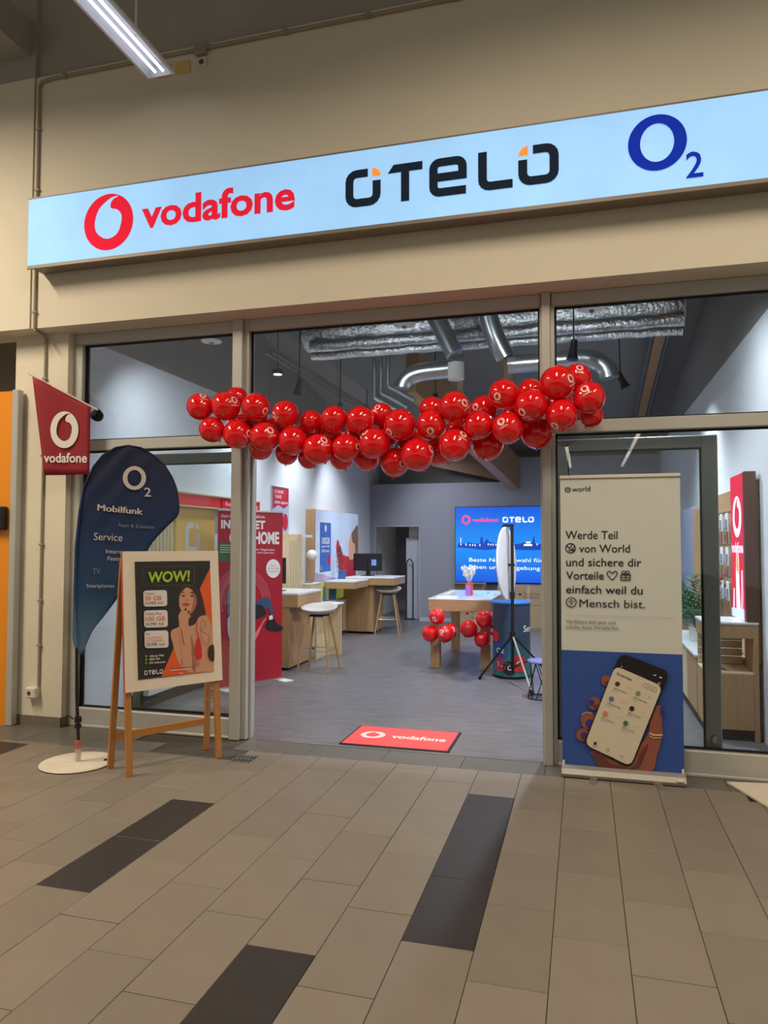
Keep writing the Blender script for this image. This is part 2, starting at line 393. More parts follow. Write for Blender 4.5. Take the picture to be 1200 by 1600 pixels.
# shop shell
XL, XR, YB = -4.36, 1.42, 14.75
struct('wall_left', box(XL - .1, XL, FY + .03, 17.2, 0, 3.48), shopw, 'white left wall inside the shop')
struct('wall_right', box(XR, XR + .1, FY + .03, 17.2, 0, 3.48), shopw, 'white right wall inside the shop')
struct('wall_left_upper', box(XL - .11, XL - .006, FY + .03, 17.2, 3.48, 6), darkw, 'dark painted upper part of the left shop wall')
struct('wall_right_upper', box(XR + .006, XR + .11, FY + .03, 17.2, 3.48, 6), darkw, 'dark painted upper part of the right shop wall')
mb = MB().box(XL, -4.22, YB, YB + .12, 0, 2.85).box(-4.22, -3.293, YB, YB + .12, 1.952, 2.85).box(-3.293, -.98, YB, YB + .12, 0, 2.85)
struct('wall_back', mb, greyw, 'grey back wall of the shop with a door opening')
struct('wall_back_right', box(-1.20, XR, YB - .12, YB + .12, 0, 3.32), greyw, 'taller grey wall section behind the blue screen')
struct('wall_back_upper', box(XL, XR, YB + .7, YB + .8, 2.6, 6), darkw, 'dark wall above the back wall')
mb = MB(); mb.add([(XL - .1, FY, 5.25), (XR + .1, FY, 5.25), (XR + .1, 15.6, 3.45), (XL - .1, 15.6, 3.45), (XL - .1, FY, 5.35), (XR + .1, FY, 5.35), (XR + .1, 15.6, 3.55), (XL - .1, 15.6, 3.55)],
       [(3, 2, 1, 0), (4, 5, 6, 7), (0, 1, 5, 4), (1, 2, 6, 5), (2, 3, 7, 6), (3, 0, 4, 7)])
struct('ceiling', mb, darkw, 'dark sloping roof above the shop')
struct('trim_4', MB().box(-4.245, -4.22, YB - .02, YB, 0, 1.977).box(-3.293, -3.268, YB - .02, YB, 0, 1.977).box(-4.22, -3.293, YB - .02, YB, 1.952, 1.977), M('door_trim_grey', (170, 171, 182), rough=.5), 'pale grey frame around the back door opening')
struct('baseboard_back', box(-3.268, -1.2, YB - .015, YB, 0, .07), M('skirting_light', (190, 192, 200), rough=.5), 'light skirting along the back wall')
struct('wall_stockroom', MB().box(-4.5, -2.6, 17.0, 17.1, 0, 2.9).box(-4.5, -2.6, YB + .13, 17, 2.6, 2.7), greyw, 'grey wall of the room behind the door opening')
struct('door_2', MB().bbox(-3.66, -3.30, 15.1, 15.14, 0, 1.72), M('locker_white', (196, 202, 212), rough=.4), 'pale locker door seen through the back opening')

# shop front frame
def frame(name, mb, label): return struct(name, mb, alu, label)
frame('trim_5', MB().bbox(-4.455, -2.845, 5.545, 5.66, 3.42, 3.52).bbox(-2.71, -.295, 5.545, 5.66, 3.42, 3.52).bbox(-.22, 1.53, 5.545, 5.66, 3.42, 3.52), 'metal head rail of the shop front')
frame('trim_6', MB().bbox(-4.455, -4.36, 5.545, 5.66, 0, 3.42), 'left metal jamb of the shop front')
frame('trim_7', MB().bbox(-2.845, -2.755, 5.505, 5.66, 0, 3.52, b=.004).bbox(-2.755, -2.71, 5.545, 5.66, 0, 3.52, b=.003).bbox(-2.709, -2.690, 5.60, 5.66, 0, 2.45, b=.003), 'metal post left of the open entrance')
frame('trim_8', MB().bbox(-.305, -.29, 5.545, 5.66, 0, 3.42, b=.003).bbox(-.29, -.225, 5.505, 5.66, 0, 3.52, b=.004).bbox(-.225, -.195, 5.545, 5.66, 0, 3.42, b=.003), 'metal post between the entrance and the right window')
frame('trim_9', MB().bbox(-4.36, -2.845, 5.545, 5.66, 2.45, 2.545), 'transom rail of the left window')
frame('trim_10', MB().bbox(-.195, 1.44, 5.545, 5.66, 2.45, 2.545), 'transom rail of the right window')
frame('trim_11', MB().bbox(-2.71, -.305, 5.60, 5.66, 2.45, 2.545), 'rail above the open entrance')
frame('trim_12', MB().bbox(-4.36, -2.845, 5.545, 5.64, 0.0, .165).bbox(-4.36, -2.845, 5.53, 5.55, 0, .02, b=.003), 'metal kick plate under the left window')
frame('trim_13', MB().bbox(-.195, 1.44, 5.545, 5.64, 0.0, .175).bbox(-.195, 1.44, 5.53, 5.55, 0, .02, b=.003), 'metal kick plate under the right window')
frame('trim_19', MB().bbox(1.44, 1.53, 5.545, 5.66, 0, 3.42), 'right metal jamb of the shop front')
struct('wall_front_right', box(1.53, 6, 5.50, 5.75, 0, 3.52), wallw, 'beige wall right of the shop front')
struct('baseboard_right', box(1.54, 6, 5.488, 5.50, 0, .085), base_m, 'grey skirting right of the shop front')
def window(n, x0, x1, z0, z1, label):
    o = struct('window_%d' % n, box(x0 + .014, x1 - .014, 5.596, 5.604, z0 + .014, z1 - .014), GLASS, label)
    g = .014; mb = MB()
    for (a, b, c, d) in ((x0, x1, z0, z0 + g), (x0, x1, z1 - g, z1), (x0, x0 + g, z0, z1), (x1 - g, x1, z0, z1)): mb.box(a, b, 5.588, 5.612, c, d)
    mb.build('gasket', rubber, o)
    return o
window(1, -4.36, -2.845, 2.545, 3.42, 'upper pane of the left shop window')
window(2, -4.36, -2.845, .165, 2.45, 'large lower pane of the left shop window')
window(3, -2.71, -.305, 2.545, 3.42, 'wide pane above the open entrance')
window(4, -.195, 1.44, 2.545, 3.42, 'upper pane of the right shop window')
window(5, -.195, 1.44, .175, 2.45, 'large lower pane of the right shop window')
def leaf(n, x0, x1, label):                       # glazed sliding leaves parked behind the side windows
    y0, y1 = 5.68, 5.72
    fr = MB().bbox(x0, x0 + .08, y0, y1, .02, 2.42).bbox(x1 - .11, x1, y0, y1, .02, 2.42).bbox(x0 + .08, x1 - .11, y0, y1, 2.33, 2.42).bbox(x0 + .08, x1 - .11, y0, y1, .02, .15)
    o = struct('door_%d' % n, fr, alud, label)
    box(x0 + .08, x1 - .11, 5.697, 5.703, .15, 2.33).build('pane', GLASS, o)
    g = .012; mb = MB().box(x0 + .08, x1 - .11, 5.69, 5.71, .15, .15 + g).box(x0 + .08, x1 - .11, 5.69, 5.71, 2.33 - g, 2.33).box(x0 + .08, x0 + .08 + g, 5.69, 5.71, .15, 2.33).box(x1 - .11 - g, x1 - .11, 5.69, 5.71, .15, 2.33)
    mb.build('gasket', rubber, o)
    if n == 1: MB().bbox(x1 - .075, x1 - .04, y0 - .012, y0, .20, .26).cyl((x1 - .057, y0 - .03, .235), (x1 - .057, y0, .235), .014).build('lock', steel, o, smooth=40)
leaf(1, -.19, .945, 'dark framed glass sliding door parked behind the right window')
leaf(3, -3.88, -2.71, 'dark framed glass sliding door parked behind the left window')

# ================================================================== THINGS OUTSIDE THE SHOP
# mall luminaires
lum_w = M('luminaire_white', (224, 226, 232), rough=.4, var=.02)
tube_e = M('lamp_tube', (235, 240, 255), emis=1.5, var=.0, rough=.4)
for i, (x, y0, y1, pw_, dz) in enumerate(MALL_ROWS):
    lab = ['white linear ceiling luminaire hanging at the upper left near the bulkhead', 'white linear luminaire above the middle of the mall floor', 'white linear luminaire above the mall right of the camera', 'white linear luminaire above the mall left of the pillar',
           'white linear luminaire far behind, nearer one', 'white linear luminaire far behind, farther one'][i]
    t = thing('linear_luminaire', (x, (y0 + y1) / 2, 5.40 + dz), lab, 'ceiling lamp')
    mb = MB(); prof = [(-.125, 5.415 + dz), (-.10, 5.47 + dz), (-.06, 5.51 + dz), (.06, 5.51 + dz), (.10, 5.47 + dz), (.125, 5.415 + dz)]
    for (a, za), (b, zb) in zip(prof[:-1], prof[1:]): mb.add([(x + a, y0, za), (x + b, y0, zb), (x + b, y1, zb), (x + a, y1, za)], [(0, 1, 2, 3)])
    for yy in (y0, y1): mb.add([(x + a, yy, z) for a, z in prof], [tuple(range(6))])
    mb.box(x - .125, x - .105, y0, y1, 5.41 + dz, 5.43 + dz).box(x + .105, x + .125, y0, y1, 5.41 + dz, 5.43 + dz)
    mb.build('housing', lum_w, t)
    for sx in (-.035, .035): MB().cyl((x + sx, y0 + .03, 5.435 + dz), (x + sx, y1 - .03, 5.435 + dz), .012, 8).build('tube', tube_e, t, smooth=40)
    for yy in (y0 + .35, y1 - .35): MB().cyl((x, yy, 5.5 + dz), (x, yy, 8.2), .008, 8).build('hanger_rod', lum_w, t, smooth=40)

# cable conduits and sockets
cond = M('conduit_grey', (150, 140, 122), rough=.5)
t = thing('cable_conduit', (-4.655, 5.285, 3.52), 'grey vertical conduit at the left end of the bulkhead', 'conduit')
MB().tube([(-4.655, 5.28, 5.70), (-4.655, 5.28, 3.52)], .012, 8).build('pipe', cond, t, smooth=40)
for z in (5.3, 4.75, 3.65): MB().bbox(-4.675, -4.635, 5.265, 5.295, z, z + .02, b=.003).build('clip', cond, t)
t = thing('cable_conduit', (-4.69, 5.46, .35), 'grey vertical conduit running down the cream pillar to the socket', 'conduit')
MB().tube([(-4.655, 5.285, 3.507), (-4.66, 5.30, 3.505), (-4.68, 5.44, 3.50), (-4.685, 5.462, 3.46), (-4.69, 5.462, .35)], .012, 8).build('pipe', cond, t, smooth=40)
for z in (3.1, 2.4, 1.6, 1.1, .7): MB().bbox(-4.712, -4.667, 5.448, 5.476, z, z + .02, b=.003).build('clip', cond, t)
t = thing('cable_conduit', (-1, 5.28, 5.74), 'grey horizontal conduit along the top edge of the bulkhead', 'conduit')
MB().tube([(-4.655, 5.28, 5.70), (-4.63, 5.28, 5.745), (-4.5, 5.28, 5.755), (3, 5.28, 5.755)], .015, 8).build('pipe', cond, t, smooth=40)
for k in range(9): MB().bbox(-4.4 + k * .7, -4.36 + k * .7, 5.255, 5.296, 5.735, 5.775, b=.003).build('clip', cond, t)
tag(MB().bbox(-3.095, -2.985, 5.245, 5.295, 5.70, 5.80, b=.008).build('junction_box', cond), 'grey junction box on the conduit above the bulkhead socket', 'junction box')
t = thing('wall_socket', (-3.04, 5.29, 5.55), 'white square wall socket high on the bulkhead', 'socket')
MB().bbox(-3.085, -2.995, 5.28, 5.295, 5.60, 5.69, b=.004).build('plate', offw, t)
MB().cyl((-3.04, 5.276, 5.645), (-3.04, 5.281, 5.645), .022, 16).build('opening', M('socket_dark', (90, 84, 76), rough=.6), t)
ylw = M('yellow_cover', (206, 178, 110), rough=.6)
tag(MB().bbox(-3.29, -3.15, 5.285, 5.295, 5.58, 5.69, b=.003).build('cover_plate', ylw), 'yellowish cover plate right beside the bulkhead socket', 'cover plate')
tag(MB().bbox(-3.46, -3.33, 5.285, 5.295, 5.58, 5.69, b=.003).build('cover_plate', ylw), 'yellowish cover plate partly hidden by the luminaire end', 'cover plate')
t = thing('wall_socket', (-4.735, 5.46, .25), 'white surface socket low on the pillar', 'socket')
MB().bbox(-4.79, -4.68, 5.41, 5.475, .245, .345, b=.012).build('body', offw, t)
MB().cyl((-4.745, 5.404, .295), (-4.745, 5.412, .295), .017, 16).build('opening', M('socket_brown', (74, 58, 40), rough=.6), t)

# neighbour's orange panel
org = M('orange_panel', (226, 140, 22), rough=.4, var=.03, scale=2)
t = thing('orange_panel', (-5.6, 5.42, 0), 'tall orange panel with grey edge at the left border', 'panel')
MB().box(-6.6, -4.975, 5.40, 5.44, .0, 3.0).build('board', org, t)
MB().bbox(-4.975, -4.905, 5.385, 5.455, 0, 3.01).build('edge_profile', alu, t)
t2 = thing('black_box', (-5.06, 5.36, 1.75), 'small black box fixed to the orange panel', 'box')
MB().bbox(-5.2, -4.995, 5.33, 5.399, 1.74, 1.95, b=.01).build('case', black, t2)
MB().cyl((-5.055, 5.322, 1.845), (-5.055, 5.331, 1.845), .03, 16).build('yellow_disc', M('yellow_print', (220, 180, 60)), t2)

# fascia sign
SX0, SX1, SY, SZ0, SZ1 = -4.58, 2.6, 5.10, 4.0, 4.58
t = thing('fascia_sign', (-1, 5.2, 4.0), 'long backlit fascia sign with three network logos above the entrance', 'sign')
MB().box(SX0, SX1, SY + .004, 5.295, SZ0 - .004, SZ1 + .004).bbox(SX0 - .004, SX1, SY - .004, SY + .012, SZ0 - .03, SZ0, b=.002).bbox(SX0 - .004, SX1, SY - .004, SY + .012, SZ1, SZ1 + .012, b=.002).build('housing', M('sign_housing', (132, 124, 112), rough=.5, metal=.2), t)
box(SX0, SX1, SY, SY + .004, SZ0, SZ1).build('lit_face', signface, t)
p = Print((0, SY, 0), (1, 0, 0), (0, 0, 1), (0, -1, 0), ydown=False, lift=.002)
p.emblem(-3.779, 4.29, .236, .238, redsign); p.flush('red_emblem', t)
p.text('vodafone', (-3.463, 4.205), (-2.115, 4.205), .232, redsign, weight=.028); p.flush('red_lettering', t)
p.otelo(-1.706, 4.148, -.14, 4.433, navysign, orsign); p.flush('dark_lettering', t)
p.poly(ell(.506, 4.33, .187, .193, 48), bluesign, [ell(.505, 4.33, .108, .132, 48)]); p.text('2', (.684, 4.062), (.79, 4.062), .178, bluesign, weight=.012); p.flush('blue_lettering', t)
tag(MB().cyl((-4.05, 5.2, 4.585), (-4.05, 5.2, 4.62), .018, 12).build('cable_gland', black, smooth=40), 'tiny black cable gland on top of the fascia sign', 'cable gland')

# red flag on a suction holder
t = thing('window_flag', (-4.22, 5.57, 2.2), 'small red flag with white emblem on a suction holder at the window', 'flag')
A = Vector((-4.63, 5.24, 3.085)); B = Vector((-4.165, 5.42, 2.825)); Cc = Vector((-4.165, 5.42, 2.224))
U_ = (B - A); U_.z = 0; U_.normalize(); D = A + U_ * .12; D.z = 2.212; Nf = Vector((U_.y, -U_.x, 0))
mb = MB(); nx, nz = 12, 12; g = []
for j in range(nz + 1):
    for i in range(nx + 1):
        s_, r_ = i / nx, j / nz; pt = (A.lerp(B, s_)).lerp(D.lerp(Cc, s_), r_); pt = pt + Nf * .006 * math.sin(s_ * 7 + r_ * 2); g.append(pt)
mb.add(g, [(j * (nx + 1) + i, j * (nx + 1) + i + 1, (j + 1) * (nx + 1) + i + 1, (j + 1) * (nx + 1) + i) for j in range(nz) for i in range(nx)])
ob = mb.build('cloth', redfab, t, smooth=True); so = ob.modifiers.new('s', 'SOLIDIFY'); so.thickness = .003; so.offset = 0
MB().tube([A + (A - B) * .06, B + (B - A) * .12], .007, 8).build('rod', offw, t, smooth=40)
mb = MB().tube([B + (B - A) * .08, Vector((-4.135, 5.50, 2.79))], [.013, .016], 10)
mb.tube([(-4.19, 5.52, 2.775), (-4.205, 5.545, 2.77), (-4.215, 5.585, 2.768)], [.022, .05, .052], 18).bar((-4.14, 5.49, 2.792), (-4.2, 5.54, 2.775), .03, .03)
mb.build('suction_holder', black, t, smooth=40)
p = Print(A, U_, (0, 0, 1), Nf, homog([(135, 190), (800, 535), (830, 1415), (250, 1450)], [(0, 0), ((B - A).dot(U_), B.z - A.z), ((Cc - A).dot(U_), Cc.z - A.z), ((D - A).dot(U_), D.z - A.z)]), lift=.010)
pw = M('flag_print_white', (226, 222, 214), rough=.75, var=0)
p.emblem(505, 830, 168, 232, pw); p.flush('white_emblem', t)
p.text('vodafone', (250, 1262), (792, 1248), 132, pw, weight=.022); p.flush('white_lettering', t)

# dark blue beach flag
t = thing('beach_flag', (-3.62, 4.63, 0), 'tall dark blue teardrop flag on a round white base plate', 'flag')
U2 = Vector((.867, .498, 0)); N2 = Vector((U2.y, -U2.x, 0)); O2 = Vector((-3.62, 4.63, 0))
def FP(u, z, d=0): return O2 + U2 * u + Vector((0, 0, z)) + N2 * d
outl = [(-.017, .80), (-.05, .907), (-.05, 1.09), (-.047, 1.285), (-.04, 1.618), (-.02, 1.86), (.006, 2.05), (.071, 2.206), (.137, 2.296), (.228, 2.357), (.32, 2.375), (.413, 2.363), (.507, 2.307), (.593, 2.231), (.651, 2.138), (.69, 2.04), (.706, 1.906), (.702, 1.841), (.618, 1.757), (.516, 1.643), (.402, 1.448), (.335, 1.328), (.246, 1.185), (.179, 1.09), (.091, .973), (.02, .80)]
def fab(u, z): return .012 * math.sin((u * 1.3 - z) * 26 + 1) * max(0, min(1, (z - 1.5) * 1.5)) * max(0, min(1, (u + .05) * 5)) * max(0, 1 - u * 1.4)
navy = M('navy_fabric', (34, 50, 82), rough=.7, var=.06, scale=3)
# gradient of the dyed cloth: navy on top, petrol blue towards the foot
nt = navy.node_tree; bs = nt.nodes['Principled BSDF']; tcn = nt.nodes.new('ShaderNodeTexCoord'); sp = nt.nodes.new('ShaderNodeSeparateXYZ'); mr = nt.nodes.new('ShaderNodeMapRange'); rp = nt.nodes.new('ShaderNodeValToRGB')
nt.links.new(tcn.outputs['Object'], sp.inputs[0]); nt.links.new(sp.outputs[2], mr.inputs[0]); mr.inputs[1].default_value = .8; mr.inputs[2].default_value = 2.4
nt.links.new(mr.outputs[0], rp.inputs[0]); e = rp.color_ramp.elements; e[0].color = col(84, 120, 146); e[1].color = col(14, 20, 52)
x_ = e.new(.28); x_.color = col(28, 68, 108); x_ = e.new(.6); x_.color = col(12, 40, 84); nt.links.new(rp.outputs[0], bs.inputs['Base Color'])
mb = MB(); rows = 40; nc = 14; zs = [.80 + (2.375 - .80) * i / rows for i in range(rows + 1)]
def span(z):
    xs = []
    for i in range(len(outl)):
        (a, za), (b, zb) = outl[i], outl[(i + 1) % len(outl)]
        if (za - z) * (zb - z) <= 0 and abs(za - zb) > 1e-6: xs.append(a + (b - a) * (z - za) / (zb - za))
    return min(xs), max(xs)
g = []
for z in zs:
    z_ = min(max(z, .801), 2.3745); a, b = span(z_)
    for i in range(nc + 1): u = a + (b - a) * i / nc; g.append(FP(u, z, fab(u, z)))
mb.add(g, [(j * (nc + 1) + i, j * (nc + 1) + i + 1, (j + 1) * (nc + 1) + i + 1, (j + 1) * (nc + 1) + i) for j in range(rows) for i in range(nc)])
ob = mb.build('cloth', navy, t, smooth=True); so = ob.modifiers.new('s', 'SOLIDIFY'); so.thickness = .002; so.offset = 0
pole = [FP(.005, .17), FP(-.012, .5), FP(-.02, .85), FP(-.038, 1.2), FP(-.035, 1.6), FP(-.015, 1.86), FP(.012, 2.05), FP(.075, 2.2), FP(.14, 2.288), FP(.23, 2.35), FP(.32, 2.368), FP(.413, 2.356), FP(.505, 2.30), FP(.59, 2.225), FP(.645, 2.135)]
MB().tube(pole[:3], [.012, .012, .010], 8).build('pole', black, t, smooth=40)
MB().tube(pole[2:], [.013, .012, .011, .010] + [.007] * 9, 8).build('pole_sleeve', navy, t, smooth=40)
MB().tube([FP(.0, .30), FP(.0, .34)], .026, 12).tube([FP(.0, .26), FP(.0, .285)], .024, 12).tube([FP(-.03, .33, .02), FP(-.07, .37, .04)], .006, 6).build('clamp', black, t, smooth=40)
MB().tube([FP(.005, .01), FP(.005, .15)], .020, 14).build('socket_tube', M('clear_tube', (196, 186, 170), rough=.25, metal=.2), t, smooth=40)
MB().tube([FP(.005, .11), FP(.005, .17)], .0225, 14).build('red_sleeve', M('worn_red', (176, 96, 82), rough=.6, var=.2, scale=20), t, smooth=40)
plate = M('plate_white', (214, 205, 188), rough=.55, var=.05)
b_ = MB().lathe([(.0001, .004), (.255, .004), (.262, .008), (.258, .013), (.0001, .013)], tuple(O2), 48).build('base_plate', plate, t, smooth=40)
MB().bar(tuple(O2 + Vector((.165, .085, .0132))), tuple(O2 + Vector((.215, .115, .0132))), .045, .002).build('handle_slot', rubber, b_)
p = Print(O2, U2, (0, 0, 1), N2, homog([(200, 695 + 0), (281, 792), (126, 1022), (118, 850)], [(.32, 2.375), (.706, 1.906), (.01, .801), (-.04, 1.618)]), lift=.016)
p.zt = lambda x, y: (100 + x / 6.1538, 690 + y / 6.1538)
fw = M('flag_print_grey', (198, 190, 184), rough=.75, var=0); fg = M('flag_print_dim', (120, 132, 144), rough=.75, var=0)
p.poly(ell(678, 352, 112, 114, 40), fw, [ell(678, 352, 68, 78, 40)]); p.text('2', (772, 528), (838, 530), 88, fw, weight=.01); p.flush('printed_logo', t)
for a_ in (('Mobilfunk', (322, 662), (752, 703), 62, fw, 0, 0, (.05, -1)), ('Mobilfunk', (328, 663), (758, 704), 62, fw, 0, 0, (.05, -1)), ('Apps & Zubehör', (520, 815), (872, 842), 34, fg), ('Service', (288, 946), (562, 958), 74, fw, 0, 0, (.05, -1)), ('Internet', (405, 1072), (620, 1082), 40, fw),
           ('Festnetz', (418, 1142), (630, 1150), 42, fw, 0, .15), ('TV', (278, 1270), (354, 1270), 56, fg), ('Smartphones', (220, 1402), (484, 1402), 38, fw)): p.text(*a_); p.flush('printed_word', t)


# easel with poster board
EU = Vector((.563, .827, 0)); EU.normalize(); EN = Vector((EU.y, -EU.x, 0)); EO = Vector((-3.034, 4.429, 0)); SL = .10
def EP(u, z, d=0): return EO + EU * u - EN * SL * z + Vector((0, 0, z)) + EN * d
def EB(u, z, d=0): return EO + EU * u - EN * (.32 - .09 * z / 1.5) + Vector((0, 0, z)) + EN * d
t = thing('display_easel', EO + EU * .35, 'brown wooden floor easel carrying the white poster board', 'easel')
for u in (.015, .70):
    MB().bar(EP(u, 0, -.05), EP(u, 1.5, -.05), .042, .03, up=EN).build('front_leg', pine, t)
    MB().bar(EB(u - .035 * (1 if u < .3 else -1), 0), EB(u, 1.5, .0), .042, .026, up=EN).build('rear_leg', pine, t)
MB().bar(EB(.0, .23, .02), EB(.70, .23, .02), .03, .05).build('crossbar', pine, t)
MB().tube([EP(-.004, .42, -.06), EB(.0, .42)], .004, 6).build('stay', steel, t); MB().tube([EP(.70, .40, -.06), EB(.70, .40)], .004, 6).build('stay', steel, t)
MB().bar(EP(.0, .62, -.036), EP(.715, .62, -.036), .02, .04).build('ledge', pine, t)
BU0, BU1, BZ0, BZ1 = -.02, .73, .58, 1.567
t = thing('poster_board', EP(.35, BZ0), 'white poster board with dark framed mobile tariff poster on the easel', 'poster')
VB = (EP(0, 1) - EP(0, 0)).normalized(); NB = EU.cross(VB).normalized()
kz = (EP(0, 1) - EP(0, 0)).length; bw, bh = BU1 - BU0, (BZ1 - BZ0) * kz
Bo = EP(BU0, BZ0)
def slab(o, U, V, N, u0, u1, v0, v1, n0, n1, mi=0, mb=None):
    mb = mb or MB(); v = [o + U * a + V * b + N * c for c in (n0, n1) for a, b in ((u0, v0), (u1, v0), (u1, v1), (u0, v1))]
    return mb.add(v, [(3, 2, 1, 0), (4, 5, 6, 7), (0, 1, 5, 4), (1, 2, 6, 5), (2, 3, 7, 6), (3, 0, 4, 7)], mi)
brd = M('board_cream', (230, 218, 194), rough=.55, var=.02)
slab(Bo, EU, VB, NB, 0, bw, 0, bh, -.022, 0).build('board', brd, t)
slab(Bo, EU, VB, NB, -.004, 0, 0, bh, -.024, -.001).build('edge_band', M('rust_edge', (190, 82, 48), rough=.5), t)
Q = [(55, 58), (1008, 55), (1075, 1335), (110, 1472)]
p = Print(Bo, EU, VB, NB, homog(Q, [(0, bh), (bw, bh), (bw, 0), (0, 0)]), lift=.0)
pu = [p.mp(*q) for q in ((180, 162), (926, 156), (984, 1246), (236, 1338))]
# framed poster: slightly proud holder
mb = MB(); v = [Bo + EU * a + VB * b + NB * c for c in (.0, .008) for a, b in pu]; mb.add(v, [(3, 2, 1, 0), (4, 5, 6, 7), (0, 1, 5, 4), (1, 2, 6, 5), (2, 3, 7, 6), (3, 0, 4, 7)]); 
pk = M('poster_charcoal', (40, 38, 36), rough=.35, var=.03); fr = mb.build('poster_holder', pk, t)
p.lift = .0085
por = M('poster_orange', (226, 92, 28), rough=.4, var=.02); lime = M('poster_lime', (160, 196, 40), rough=.4, var=0); skin = M('poster_skin', (204, 150, 116), rough=.45, var=.05, scale=14); skind = M('poster_skin_shade', (164, 108, 82), rough=.45, var=.05); hair = M('poster_hair', (60, 42, 36), rough=.4, var=.1); lip = M('poster_lip', (168, 74, 70), rough=.4, var=0); pgrey = M('poster_pale', (222, 214, 206), rough=.45, var=.01)
p.poly([(929, 225), (830, 432), (868, 560), (900, 720), (960, 900), (966, 900)], por); p.poly([(600, 975), (462, 1306), (983, 1246), (977, 1100), (750, 960)], por)
p.poly(smoothp([(640, 405), (700, 386), (770, 402), (830, 470), (862, 560), (892, 690), (835, 770), (760, 775), (700, 730), (622, 640), (610, 560), (615, 480)]), hair)
p.poly(smoothp([(548, 890), (560, 845), (605, 822), (650, 800), (720, 770), (790, 745), (850, 702), (905, 706), (950, 800), (972, 960), (979, 1225), (880, 1253), (760, 1262), (690, 1240), (640, 1180), (600, 1080), (565, 960)]), skin)
p.poly(smoothp([(690, 640), (790, 600), (820, 700), (790, 780), (720, 800), (690, 730)]), hair)
p.poly(smoothp([(626, 560), (634, 495), (668, 445), (704, 420), (755, 450), (790, 505), (800, 580), (772, 650), (722, 690), (672, 665), (636, 622)]), skin)
p.poly(smoothp([(748, 470), (768, 470), (794, 510), (800, 580), (772, 650), (740, 682), (760, 600), (765, 520)]), skind)
p.poly(smoothp([(622, 700), (655, 645), (715, 655), (752, 692), (722, 742), (735, 860), (782, 1010), (802, 1238), (700, 1240), (655, 1060), (636, 860), (628, 770)]), skin)
p.poly(smoothp([(748, 900), (782, 1010), (802, 1236), (770, 1238), (760, 1100)]), skind)
for q in ([(640, 475), (665, 462), (690, 478), (665, 472)], [(722, 475), (755, 460), (790, 482), (755, 474)]): p.poly(q, hair)
for q in ((665, 503), (752, 503)): p.poly(ell(q[0], q[1], 19, 7, 12), hair)
p.poly([(688, 545), (708, 552), (722, 545), (706, 540)], skind); p.poly(smoothp([(662, 582), (690, 572), (720, 580), (735, 588), (700, 602), (672, 596)]), lip)
for q in ((690, 638), (742, 688), (722, 664)): p.poly(ell(q[0], q[1], 10, 13, 10), hair)
p.poly(smoothp([(822, 905), (850, 1000), (858, 1110), (830, 1132), (805, 1128), (788, 1020)]), M('poster_red', (206, 44, 34), rough=.4, var=.02)); p.line([(822, 905), (800, 840), (806, 770)], 9, MATS['poster_red']); p.line([(650, 830), (660, 900), (682, 990)], 7, MATS['poster_red'])
tat = M('poster_ink', (160, 112, 86), rough=.45, var=0)
p.line(smoothp([(840, 770), (870, 740), (890, 800), (850, 840), (880, 870), (930, 900), (920, 980), (870, 960), (850, 900)], 3), 4, tat, True); p.poly(smoothp([(925, 1010), (960, 985), (976, 1010), (978, 1140), (940, 1140), (918, 1080)]), hair)
p.line([(655, 1150), (665, 1120), (660, 1180)], 6, tat); p.line(smoothp([(820, 1150), (832, 1170), (815, 1200), (800, 1180)], 3), 6, tat, True); p.poly(ell(652, 1270, 26, 12, 14), M('poster_pink', (224, 120, 170), var=0))
p.poly([(540, 1218), (790, 1200), (790, 1206), (540, 1226)], skind); p.poly([(540, 1240), (760, 1222), (760, 1228), (540, 1248)], pgrey)
p.flush('printed_portrait', fr)
p.line([(q[0] + (q[1] - 300) * .03, q[1] - (q[0] - 500) * .012) for q in rrect(250, 213, 768, 400, 40)], 3, M('poster_olive', (92, 108, 44), var=0), True)
p.text('WOW!', (304, 370), (722, 355), 104, lime, weight=.035, up=(.03, -1)); p.flush('printed_headline', fr)
for (a, b, c, d), (h1, h2, h3) in (((262, 452, 498, 612), ('Classic', '50 GB', '19,99€ mtl.')), ((270, 650, 506, 820), ('Classic Plus', '100 GB', '24,99€ mtl.')), ((278, 852, 516, 1024), ('Max', 'UNLIMITED', '29,99€ mtl.'))):
    p.poly([(q[0] + (q[1] - b) * .04, q[1] - (q[0] - a) * .03) for q in rrect(a, b, c, d, 28)], pgrey); hh = d - b
    ink = M('poster_text_dark', (50, 44, 42), var=0); orr = M('poster_text_orange', (222, 96, 44), var=0)
    p.text(h1, (a + 14, b + hh * .26), (a + 14 + 13.5 * len(h1), b + hh * .24), 26, ink)
    if h1 == 'Max': p.text('UNLIMITED', (a + 16, b + hh * .48), (a + 176, b + hh * .44), 24, orr); p.text('ON DEMAND', (a + 18, b + hh * .66), (a + 190, b + hh * .62), 26, orr)
    else: p.text(h2, (a + 16, b + hh * .62), (a + 22 + 32 * len(h2), b + hh * .58), 44, orr, weight=.02)
    p.text(h3, (a + 18, b + hh * .90), (c - 30, b + hh * .84), 34, ink); p.flush('price_box', fr)
for k, s_ in enumerate(('Allnet Flat', 'SMS Flat', '5G inklusive')):
    y_ = 1112 + 33 * k; p.line([(286, y_ - 8), (314, y_ - 10)], 5, lime); p.line([(300, y_ - 22), (300, y_ + 5)], 5, lime); p.flush('plus_mark', fr); p.text(s_, (332, y_), (332 + 13.2 * len(s_), y_ - 12), 20, pgrey, weight=.02); p.flush('printed_line', fr)
p.otelo(282, 1290, 466, 1246, pgrey, pgrey, slope=-.09); p.flush('printed_logo', fr)

